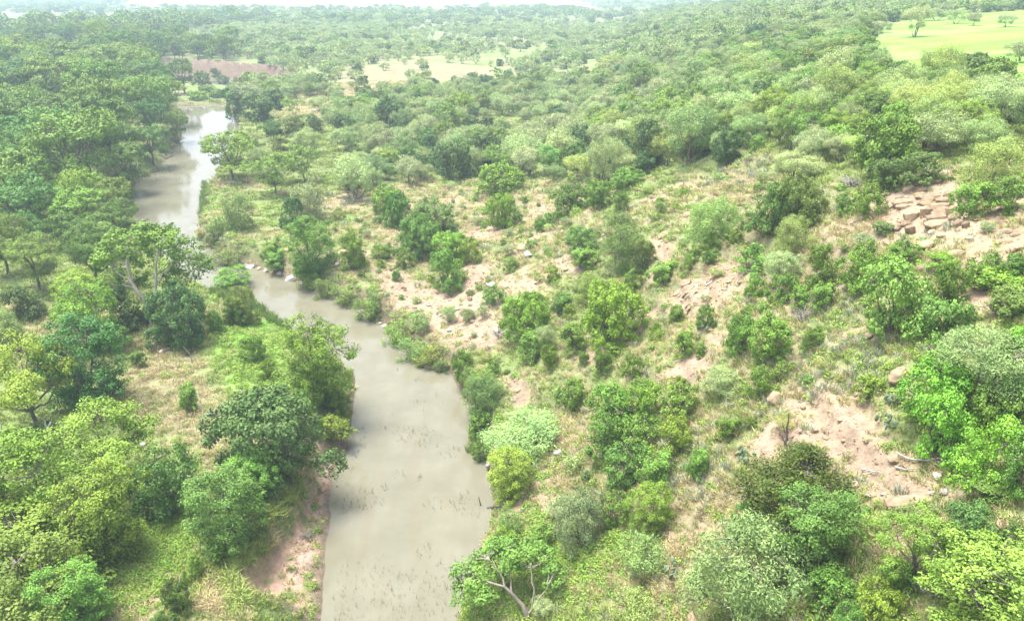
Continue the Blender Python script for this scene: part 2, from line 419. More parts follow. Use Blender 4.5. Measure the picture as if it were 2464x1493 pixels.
def water_mat():
    m = bpy.data.materials.new('river_water')
    n, l = nodes(m)
    out = n.new('ShaderNodeOutputMaterial')
    p = n.new('ShaderNodeBsdfPrincipled'); p.inputs['Roughness'].default_value = 0.06; p.inputs['IOR'].default_value = 1.33
    p.inputs['Specular IOR Level'].default_value = 0.5
    tc = n.new('ShaderNodeNewGeometry')
    n2 = n.new('ShaderNodeTexNoise'); n2.inputs['Scale'].default_value = 0.35; n2.inputs['Detail'].default_value = 6; n2.inputs['Roughness'].default_value = .6
    l.new(tc.outputs['Position'], n2.inputs[0])
    cr = n.new('ShaderNodeValToRGB')
    cr.color_ramp.elements[0].position, cr.color_ramp.elements[1].position = .3, .7
    cr.color_ramp.elements[0].color, cr.color_ramp.elements[1].color = (0.128, 0.124, 0.086, 1), (0.165, 0.160, 0.115, 1)
    mp = n.new('ShaderNodeMapping'); mp.inputs['Scale'].default_value = (.9, .16, 1)
    n3 = n.new('ShaderNodeTexNoise'); n3.inputs['Scale'].default_value = 1.0; n3.inputs['Detail'].default_value = 5
    l.new(tc.outputs['Position'], mp.inputs[0]); l.new(mp.outputs[0], n3.inputs[0])
    r3 = n.new('ShaderNodeMapRange'); r3.inputs[1].default_value = .45; r3.inputs[2].default_value = .7; r3.inputs[4].default_value = .4
    l.new(n3.outputs[0], r3.inputs[0])
    mx = n.new('ShaderNodeMix'); mx.data_type = 'RGBA'; mx.inputs[7].default_value = (.135, .115, .07, 1)
    l.new(r3.outputs[0], mx.inputs[0])
    l.new(n2.outputs[0], cr.inputs[0]); l.new(cr.outputs[0], mx.inputs[6]); l.new(mx.outputs[2], p.inputs['Base Color'])
    n1 = n.new('ShaderNodeTexNoise'); n1.inputs['Scale'].default_value = 3.5; n1.inputs['Detail'].default_value = 3
    l.new(tc.outputs['Position'], n1.inputs[0])
    bp = n.new('ShaderNodeBump'); bp.inputs['Strength'].default_value = 0.05; bp.inputs['Distance'].default_value = 0.05
    l.new(n1.outputs[0], bp.inputs['Height']); l.new(bp.outputs[0], p.inputs['Normal'])
    l.new(p.outputs[0], out.inputs[0])
    return m
M['ground'], M['water'] = ground_mat(), water_mat()

# ------------------------------------------------------------------ mesh helpers
COL = SC.collection
def mesh_from(name, verts, faces, mats, midx=None, tint=None, smooth=False):
    """faces: list of (k, n) int arrays, k = corners"""
    me = bpy.data.meshes.new(name)
    verts = np.asarray(verts, np.float32)
    faces = [np.asarray(f, np.int32) for f in faces if len(f)]
    me.vertices.add(len(verts)); me.vertices.foreach_set('co', verts.ravel())
    tot = np.concatenate([np.full(len(f), f.shape[1], np.int32) for f in faces]) if faces else np.zeros(0, np.int32)
    idx = np.concatenate([f.ravel() for f in faces]) if faces else np.zeros(0, np.int32)
    if len(tot):
        me.loops.add(len(idx)); me.loops.foreach_set('vertex_index', idx)
        me.polygons.add(len(tot))
        me.polygons.foreach_set('loop_start', np.concatenate([[0], np.cumsum(tot)[:-1]]).astype(np.int32))
        me.polygons.foreach_set('use_smooth', np.full(len(tot), smooth))
        if midx is not None:
            me.polygons.foreach_set('material_index', np.asarray(midx, np.int32))
    for m in mats:
        me.materials.append(m)
    me.update(calc_edges=True)
    if tint is not None and len(tot):
        me.attributes.new('tint', 'FLOAT', 'FACE').data.foreach_set('value', np.asarray(tint, np.float32))
    return me
def link(name, data=None, parent=None):
    o = bpy.data.objects.new(name, data)
    COL.objects.link(o)
    if parent is not None:
        o.parent = parent
    return o
def tag(o, label=None, cat=None, group=None, kind=None):
    if label: o['label'] = label
    if cat: o['category'] = cat
    if group: o['group'] = group
    if kind: o['kind'] = kind
    return o

def tubes(paths, sides=5):
    """paths: list of (points (k,3), radii (k,)) -> verts, quads"""
    V, Q, off = [], [], 0
    for pts, rad in paths:
        pts, rad = np.asarray(pts, float), np.asarray(rad, float)
        k = len(pts)
        tan = np.gradient(pts, axis=0)
        tan /= np.linalg.norm(tan, axis=1)[:, None] + 1e-9
        ref = np.where(np.abs(tan[:, 2:3]) > 0.9, np.array([[1., 0, 0]]), np.array([[0., 0, 1]]))
        a = np.cross(tan, ref); a /= np.linalg.norm(a, axis=1)[:, None] + 1e-9
        b = np.cross(tan, a)
        ang = np.arange(sides) / sides * 2 * math.pi
        ring = pts[:, None] + rad[:, None, None] * (a[:, None] * np.cos(ang)[None, :, None] + b[:, None] * np.sin(ang)[None, :, None])
        V.append(ring.reshape(-1, 3))
        i = np.arange(k - 1)[:, None] * sides + np.arange(sides)[None]
        j = np.arange(k - 1)[:, None] * sides + (np.arange(sides)[None] + 1) % sides
        Q.append(np.stack([i, j, j + sides, i + sides], -1).reshape(-1, 4) + off)
        off += k * sides
    return np.concatenate(V), np.concatenate(Q)
def limb(rng, a, b, r0, r1, k=6, wob=0.12, sag=0.0):
    a, b = np.asarray(a, float), np.asarray(b, float)
    t = np.linspace(0, 1, k)[:, None]
    L = np.linalg.norm(b - a)
    p = a + (b - a) * t
    p[1:-1] += rng.normal(0, wob * L / k ** .5, (k - 2, 3)) * 0.6
    p += np.array([0, 0, 1.0]) * (np.sin(t * math.pi) * sag * L)
    return p, r0 + (r1 - r0) * t[:, 0]

def unit(v):
    return v / (np.linalg.norm(v, axis=-1, keepdims=True) + 1e-9)
def leaf_quads(rng, c, nrm, size, aspect, tdir=None, tmix=0.0):
    n = len(c)
    t = unit(np.cross(nrm, unit(rng.normal(size=(n, 3)))))
    if tdir is not None:
        t = unit(t * (1 - tmix) + tdir * tmix)
        nrm = unit(nrm - t * (nrm * t).sum(1, keepdims=True))
    b = np.cross(nrm, t)
    s = (size * rng.uniform(0.65, 1.35, n))[:, None]
    w = s / aspect
    V = np.stack([c - t * s * .5, c + b * w * .5 - t * s * .08, c + t * s * .5, c - b * w * .5 - t * s * .08], 1).reshape(-1, 3)
    return V, np.arange(4 * n).reshape(-1, 4)
def clumps(rng, lobes, n, zmin=-0.4, keep=0.8):
    lob = np.array([[*c, *r] for c, r in lobes], float)
    w = (lob[:, 3] * lob[:, 4] + lob[:, 5] * lob[:, 3]); w /= w.sum()
    P, N = [], []
    tries = 0
    while len(P) < n and tries < n * 30:
        tries += 1
        k = rng.choice(len(lob), p=w)
        d = unit(rng.normal(size=3))
        if d[2] < zmin or (d[2] < 0 and rng.random() < 0.3):
            continue
        p = lob[k, :3] + lob[k, 3:] * d
        q = (p - lob[:, :3]) / lob[:, 3:]
        if ((q ** 2).sum(1) < keep ** 2).sum() > 0:
            continue
        P.append(p); N.append(d)
    return np.array(P), np.array(N)

def foliage(rng, lobes, n_leaf, size, aspect=1.6, n_clump=60, clump_r=0.6, flat=0.75, up=0.5, rnd=0.5, inner=0.15, zmin=-0.4, tdir=None, tmix=0., zfloor=0.08):
    cp, cn = clumps(rng, lobes, n_clump, zmin)
    ct = rng.random(len(cp))
    cr = clump_r * rng.uniform(0.6, 1.3, len(cp))
    k = rng.choice(len(cp), n_leaf, p=cr ** 2 / (cr ** 2).sum())
    od = unit(rng.normal(size=(n_leaf, 3)))
    rr = (rng.random(n_leaf) ** 0.45 * cr[k])[:, None]
    c = cp[k] + od * rr * np.array([1, 1, flat])
    nrm = unit(cn[k] * 0.5 + od * 0.7 + np.array([0, 0, up]) + rng.normal(0, rnd, (n_leaf, 3)))
    ni = int(n_leaf * inner)
    if ni:
        lob = np.array([[*a, *b] for a, b in lobes]); q = rng.integers(0, len(lob), ni)
        c[:ni] = lob[q, :3] + lob[q, 3:] * unit(rng.normal(size=(ni, 3))) * rng.uniform(.35, .95, (ni, 1))
    ok = c[:, 2] > zfloor
    c, nrm, k = c[ok], nrm[ok], k[ok]
    td = None
    if tdir is not None:
        td = unit(np.asarray(tdir)[None] + (c - c.mean(0)) * np.array([.25, .25, 0]) + rng.normal(0, .35, c.shape))
    V, Q = leaf_quads(rng, c, nrm, size, aspect, td, tmix)
    tint = np.clip(0.6 * ct[k] + 0.4 * rng.random(len(k)), 0, 1)
    return V, Q, tint, cp

def lobed(rng, n, R, zc, rl, squash=0.8, ring=0.75, zr=1.0):
    out = []
    for i in range(n):
        a = i * 2.39996 + rng.uniform(-.4, .4)
        q = math.sqrt((i + 0.3) / n) * ring
        r = rl * rng.uniform(0.58, 1.28)
        jx, jy = rng.normal(0, .10 * R, 2)
        out.append(((R * q * math.cos(a) + jx, R * q * math.sin(a) + jy, zc + zr * (1 - q * q) * rng.uniform(.7, 1.1) + rng.uniform(-.25, .25) * rl), (r, r, r * squash)))
    return out

# ------------------------------------------------------------------ the kinds of plant (each: variants of (trunk mesh, crown mesh), nominal width and height)
KINDS = {}
def build_kind(key, leaf, bark, W, H, lod, nvar, fn):
    """lod: dict name -> (n_leaf, size)"""
    KINDS[key] = dict(W=W, H=H, hi=[], mid=[], low=[], leaf=leaf, bark=bark)
    for L, (n, s) in lod.items():
        for v in range(nvar):
            rng = np.random.default_rng(abs(hash_(key)) % 9999 + v * 13)
            lobes, paths, kw = fn(rng)
            V, Q, T, cp = foliage(rng, lobes, n, s, **kw)
            # twigs out to some of the leaf clumps
            tw = []
            if L != 'low':
                ends = [p[0][-1] for p in paths]
                for p in cp[:: (2 if L == 'hi' else 4)]:
                    e = min(ends, key=lambda q: ((q - p) ** 2).sum())
                    tw.append(limb(rng, e, p, 0.035, 0.012, 4, .2))
                mid = V.mean(0)
                for p in cp[rng.choice(len(cp), min(len(cp), 9), replace=False)]:
                    dr = unit((p - mid) * np.array([1, 1, .8]) + np.array([0, 0, .3]) + rng.normal(0, .4, 3))
                    e = min(ends, key=lambda q: ((q - p) ** 2).sum())
                    tw.append(limb(rng, e, p + dr * rng.uniform(.08, .17) * W ** .8, .03, .006, 6, .1))
            tv, tq = tubes(paths + tw, 6 if L == 'hi' else 4)
            # bring to the nominal size
            r = np.percentile(np.hypot(V[:, 0], V[:, 1]), 97)
            top = np.percentile(V[:, 2], 99.5)
            S = np.array([W / 2 / r, W / 2 / r, H / top])
            V, tv = V * S, tv * S
            KINDS[key][L].append((V, Q, T, tv, tq))
def hash_(s):
    h = 7
    for ch in s:
        h = (h * 31 + ord(ch)) % 1000003
    return h
def stems(rng, n, lobes, r0, spread=.25, fork=0.0, bare=0.0):
    """n stems from the ground towards the lobes"""
    P = []
    idx = np.argsort(rng.random(len(lobes)))
    if fork > 0:
        top = np.array([rng.uniform(-.15, .15), rng.uniform(-.15, .15), fork])
        P.append(limb(rng, (0, 0, -0.3), top, r0 * 1.25, r0 * 0.9, 5, .06))
        for i in range(n):
            c = np.array(lobes[idx[i % len(lobes)]][0])
            mid = top + (c - top) * .55 + rng.normal(0, .18, 3)
            P.append(limb(rng, top, mid, r0 * .65, r0 * .42, 5, .12, .03))
            P.append(limb(rng, mid, c, r0 * .42, r0 * .15, 5, .15, .05))
    else:
        for i in range(n):
            c = np.array(lobes[idx[i % len(lobes)]][0])
            a = np.array([rng.normal(0, spread), rng.normal(0, spread), -0.2])
            mid = a + (c - a) * .5 + rng.normal(0, .15, 3) * np.array([1, 1, .5])
            P.append(limb(rng, a, mid, r0, r0 * .7, 5, .14))
            P.append(limb(rng, mid, c + rng.normal(0, .1, 3), r0 * .7, r0 * .2, 5, .18, .05))
    return P

def f_pecan(rng):
    lo = lobed(rng, 13, 4.2, 5.2, 1.75, .82, .82, 3.0) + lobed(rng, 6, 3.4, 3.6, 1.3, .7, 1.0, 0.2)
    return lo, stems(rng, 9, lo, .22, fork=2.6), dict(aspect=1.5, n_clump=150, clump_r=.66, up=.55, zmin=-.5, inner=.25)
def f_hackberry(rng):
    lo = lobed(rng, 10, 3.1, 3.2, 1.15, .72, .9, 1.7) + lobed(rng, 4, 2.4, 2.4, .9, .6, 1.0, .2)
    return lo, stems(rng, 7, lo, .13, fork=1.5), dict(aspect=1.6, n_clump=100, clump_r=.5, up=.6, zmin=-.35)
def f_mesquite(rng):
    lo = lobed(rng, 10, 2.5, 2.4, 1.05, .78, .85, 1.5) + lobed(rng, 4, 2.3, 1.7, .8, .7, 1.0, .1)
    return lo, stems(rng, 6, lo, .085, .22), dict(aspect=3.6, n_clump=85, clump_r=.62, up=.35, rnd=.75, inner=.25, zmin=-.35, tdir=(0, 0, -.55), tmix=.35)
def f_sumac(rng):
    lo = lobed(rng, 8, 1.25, .8, .62, .85, .8, .75) + lobed(rng, 6, 1.3, .42, .5, .85, 1.0, .05)
    return lo, stems(rng, 7, lo, .028, .3), dict(aspect=1.5, n_clump=60, clump_r=.30, up=.5, zmin=-.7, inner=.22)
def f_oak(rng):
    lo = lobed(rng, 9, 1.6, 1.2, .85, .95, .8, 1.4) + lobed(rng, 6, 1.65, .65, .68, .9, 1., .1)
    return lo, stems(rng, 8, lo, .06, .3), dict(aspect=1.5, n_clump=90, clump_r=.38, up=.4, rnd=.55, zmin=-.7, inner=.24)
def f_bushy(rng):
    lo = lobed(rng, 12, 2.6, 3.6, 1.35, .95, .85, 2.6) + lobed(rng, 7, 2.7, 2.2, 1.25, .9, 1., .2) + lobed(rng, 6, 2.3, 1.0, 1.0, .9, 1., .05)
    lo = [((c[0] * rng.uniform(.8, 1.15), c[1] * rng.uniform(.8, 1.15), c[2]), tuple(q * rng.uniform(.75, 1.15) for q in r)) for c, r in lo]
    return lo, stems(rng, 9, lo, .16, fork=1.2), dict(aspect=1.6, n_clump=170, clump_r=.55, up=.5, zmin=-.6, inner=.24)
def f_puff(rng):
    lo = lobed(rng, 11, 1.9, 1.5, .95, .85, .85, 1.3) + lobed(rng, 7, 1.9, .75, .75, .85, 1., .1)
    return lo, stems(rng, 8, lo, .05, .3), dict(aspect=3.4, n_clump=120, clump_r=.5, up=.35, rnd=.7, inner=.2, zmin=-.6, tdir=(0, 0, -.4), tmix=.3)
def f_thicket(rng):
    lo = lobed(rng, 15, 2.9, 1.6, 1.05, .95, .85, 1.6) + lobed(rng, 10, 2.95, .7, .8, .9, 1., .1)
    return lo, stems(rng, 11, lo, .07, .6), dict(aspect=1.5, n_clump=190, clump_r=.40, up=.45, rnd=.5, zmin=-.7, inner=.24)
def f_juniper(rng):
    lo = lobed(rng, 9, 1.35, 1.5, .56, 1.7, .9, 1.9) + lobed(rng, 8, 1.45, .95, .5, 1.5, 1.0, .2)
    return lo, stems(rng, 6, lo, .07, .2), dict(aspect=2.2, n_clump=110, clump_r=.32, flat=1.2, up=.25, rnd=.6, zmin=-.6, inner=.08, tdir=(0, 0, 1.2), tmix=.5)
def f_willow(rng):
    lo = lobed(rng, 7, .9, .75, .5, 1.1, .85, .7) + lobed(rng, 4, .9, .4, .4, 1.0, 1.0, .05)
    return lo, stems(rng, 9, lo, .018, .3), dict(aspect=4.0, n_clump=55, clump_r=.30, flat=1.2, up=.3, rnd=.6, zmin=-.7, inner=.3, tdir=(0, 0, 1.0), tmix=.5)

build_kind('pecan', 'pecan', 'bark', 9.0, 9.5, dict(hi=(22000, .18), mid=(9000, .28), low=(650, 1.0)), 4, f_pecan)
build_kind('hackberry', 'hackberry', 'bark', 6.2, 5.6, dict(hi=(14000, .14), mid=(5500, .22), low=(450, .75)), 4, f_hackberry)
build_kind('mesquite', 'mesquite', 'bark', 5.6, 4.4, dict(hi=(18000, .175), mid=(7000, .27), low=(450, .9)), 4, f_mesquite)
build_kind('sumac', 'sumac', 'bark', 3.0, 2.1, dict(hi=(5200, .125), mid=(1700, .215)), 4, f_sumac)
build_kind('oak', 'oak', 'bark', 4.0, 3.6, dict(hi=(8500, .145), mid=(4000, .21), low=(380, .7)), 4, f_oak)
build_kind('bushy', 'hackberry', 'bark', 7.0, 7.0, dict(hi=(20000, .17), mid=(7000, .28)), 4, f_bushy)
build_kind('puff', 'mesquite', 'bark', 5.0, 3.4, dict(hi=(17000, .15), mid=(6000, .25)), 3, f_puff)
build_kind('juniper', 'juniper', 'bark', 4.0, 4.4, dict(hi=(22000, .10)), 1, f_juniper)
build_kind('willow', 'willow', 'bark', 2.0, 1.8, dict(hi=(4200, .15), mid=(1100, .28)), 3, f_willow)
build_kind('thicket', 'oak', 'bark', 7.0, 4.2, dict(hi=(20000, .16), mid=(8000, .25)), 4, f_thicket)

_meshes = {}
def kind_mesh(key, L, v, what, leaf=None):
    leaf = leaf or KINDS[key]['leaf']
    k = (key, L, v, what, leaf)
    if k not in _meshes:
        V, Q, T, tv, tq = KINDS[key][L][v]
        if what == 'crown':
            _meshes[k] = mesh_from(key + '_crown', V, [Q], [M[leaf]], tint=T)
        elif what == 'trunk':
            _meshes[k] = mesh_from(key + '_trunk', tv, [tq], [M[KINDS[key]['bark']]], smooth=True)
        else:
            _meshes[k] = mesh_from(key + '_whole', np.concatenate([V, tv]), [Q, tq + len(V)], [M[leaf], M[KINDS[key]['bark']]],
                                   midx=np.concatenate([np.zeros(len(Q)), np.ones(len(tq))]), tint=np.concatenate([T, np.zeros(len(tq))]))
    return _meshes[k]

# ------------------------------------------------------------------ the setting
def build_terrain():
    ang = np.concatenate([np.radians(np.linspace(-180, -58, 40)[:-1]), np.radians(np.linspace(-58, 58, 520)), np.radians(np.linspace(58, 180, 40)[1:-1])])
    rad = np.geomspace(10.5, 3600, 640)
    A, R = np.meshgrid(ang, rad)
    x, y = R * np.sin(A), R * np.cos(A)
    z = height(x, y)
    nr, na = x.shape
    V = np.concatenate([np.stack([x, y, z], -1).reshape(-1, 3), [[0, 0, float(height(0., 0.))]]])
    i = np.arange(nr - 1)[:, None] * na + np.arange(na)[None]
    j = np.arange(nr - 1)[:, None] * na + (np.arange(na)[None] + 1) % na
    Q = np.stack([i, i + na, j + na, j], -1).reshape(-1, 4)
    c = np.arange(na)
    T = np.stack([np.full(na, nr * na), c, (c + 1) % na], -1)
    me = mesh_from('ground', V, [Q[:, ::-1], T[:, ::-1]], [M['ground']], smooth=True)
    col = np.ones((len(V), 4), np.float32)
    col[:-1, :3] = albedo(x, y).reshape(-1, 3)
    col[-1, :3] = C_DRY
    me.attributes.new('albedo', 'FLOAT_COLOR', 'POINT').data.foreach_set('color', col.ravel())
    o = link('ground', me)
    tag(o, 'rocky hillside, flats and river banks of dry grass and pale soil', 'terrain', kind='structure')
    if me.polygons[5000].normal.z < 0:
        me.flip_normals()
build_terrain()

def sheet(name, x0, x1, y0, y1, z, mat):
    me = mesh_from(name, [(x0, y0, z), (x1, y0, z), (x1, y1, z), (x0, y1, z)], [np.array([[0, 1, 2, 3]])], [mat])
    return link(name, me)
tag(sheet('river_water', -300, 3, -65, 360, 0.0, M['water']), 'murky tan river curving between the banks', 'river', kind='structure')

hz = bpy.data.materials.new('haze')
n_, l_ = nodes(hz)
ho = n_.new('ShaderNodeOutputMaterial'); hv = n_.new('ShaderNodeVolumePrincipled')
hv.inputs['Color'].default_value = HAZE_COLOR
hv.inputs['Density'].default_value = HAZE_DENSITY
hv.inputs['Anisotropy'].default_value = 0.0
l_.new(hv.outputs[0], ho.inputs['Volume'])
bx = 3900.0
hvz = [(-bx, -bx, -6), (bx, -bx, -6), (bx, bx, -6), (-bx, bx, -6), (-bx, -bx, 46), (bx, -bx, 46), (bx, bx, 46), (-bx, bx, 46)]
ho_ = link('haze', mesh_from('haze', hvz, [np.array([[0, 3, 2, 1], [4, 5, 6, 7], [0, 1, 5, 4], [1, 2, 6, 5], [2, 3, 7, 6], [3, 0, 4, 7]])], [hz]))
tag(ho_, 'pale humid haze over the whole valley', 'haze', kind='stuff')

# ------------------------------------------------------------------ placing plants
NAME = dict(pecan='broadleaf_tree', hackberry='broadleaf_tree', mesquite='mesquite_tree', sumac='bush', oak='dark_shrub', juniper='juniper', willow='bank_shrub')
CAT = dict(pecan='tree', hackberry='tree', mesquite='tree', sumac='bush', oak='shrub', juniper='juniper', willow='shrub')
PLANTS = []            # dicts of every individual plant
def put(key, x, y, z, sx, sz, tint=(1, 1, 1), label=None, L=None, rot=None, var=None, name=None, hand=True, group=None, low=False):
    dist = math.hypot(x, y)
    if L is None:
        L = 'hi' if dist < 95 else 'mid'
    geo = key
    if key in ('sumac', 'oak', 'willow') and sx * KINDS[key]['W'] > {'sumac': 4.2, 'oak': 5.4, 'willow': 9}[key]:
        geo = 'thicket'
    elif key in ('pecan', 'hackberry') and low:
        geo = 'bushy'
    elif key == 'mesquite' and low:
        geo = 'puff'
    elif key == 'sumac' and sx * KINDS[key]['W'] > 3.4 and hand:
        geo = 'oak'
    leaf = KINDS[key]['leaf']
    gx_, gz_ = sx * KINDS[key]['W'] / KINDS[geo]['W'], sz * KINDS[key]['H'] / KINDS[geo]['H']
    if L not in KINDS[geo]: L = 'hi'
    n = len(KINDS[geo][L])
    v = int(RNG.integers(n)) if var is None else var % n
    r = float(RNG.uniform(0, 6.283)) if rot is None else rot
    nm = name or NAME[key]
    parts = dist < 170
    if parts:
        root = link(nm)
        root.empty_display_size = 0.3
        a = link('trunk' if key in ('pecan', 'hackberry', 'mesquite') else 'stems', kind_mesh(geo, L, v, 'trunk'), root)
        b = link('crown', kind_mesh(geo, L, v, 'crown', leaf), root)
        b.color = (*tint, 1)
    else:
        root = link(nm, kind_mesh(geo, L, v, 'whole', leaf))
        root.color = (*tint, 1)
    root.location = (x, y, z - 0.05)
    root.rotation_euler = (float(RNG.normal(0, .04)), float(RNG.normal(0, .04)), r)
    root.scale = (gx_ * float(RNG.uniform(.93, 1.07)), gx_ * float(RNG.uniform(.93, 1.07)), gz_)
    root['category'] = CAT[key]
    PLANTS.append(dict(o=root, key=key, x=x, y=y, z=z, w=sx * KINDS[key]['W'], h=sz * KINDS[key]['H'], tint=tint, label=label, hand=hand, group=group, dist=dist))
    return root

GREEN = (1, 1, 1); DARK = (.72, .78, .85); BLUE = (.75, .9, 1.05); YEL = (1.15, 1.1, .85); LIME = (1.18, 1.2, .9); OLIVE = (1.12, 1.0, .8); PALE = (1.2, 1.18, 1.25); GREY = (1.12, 1.02, 1.25)

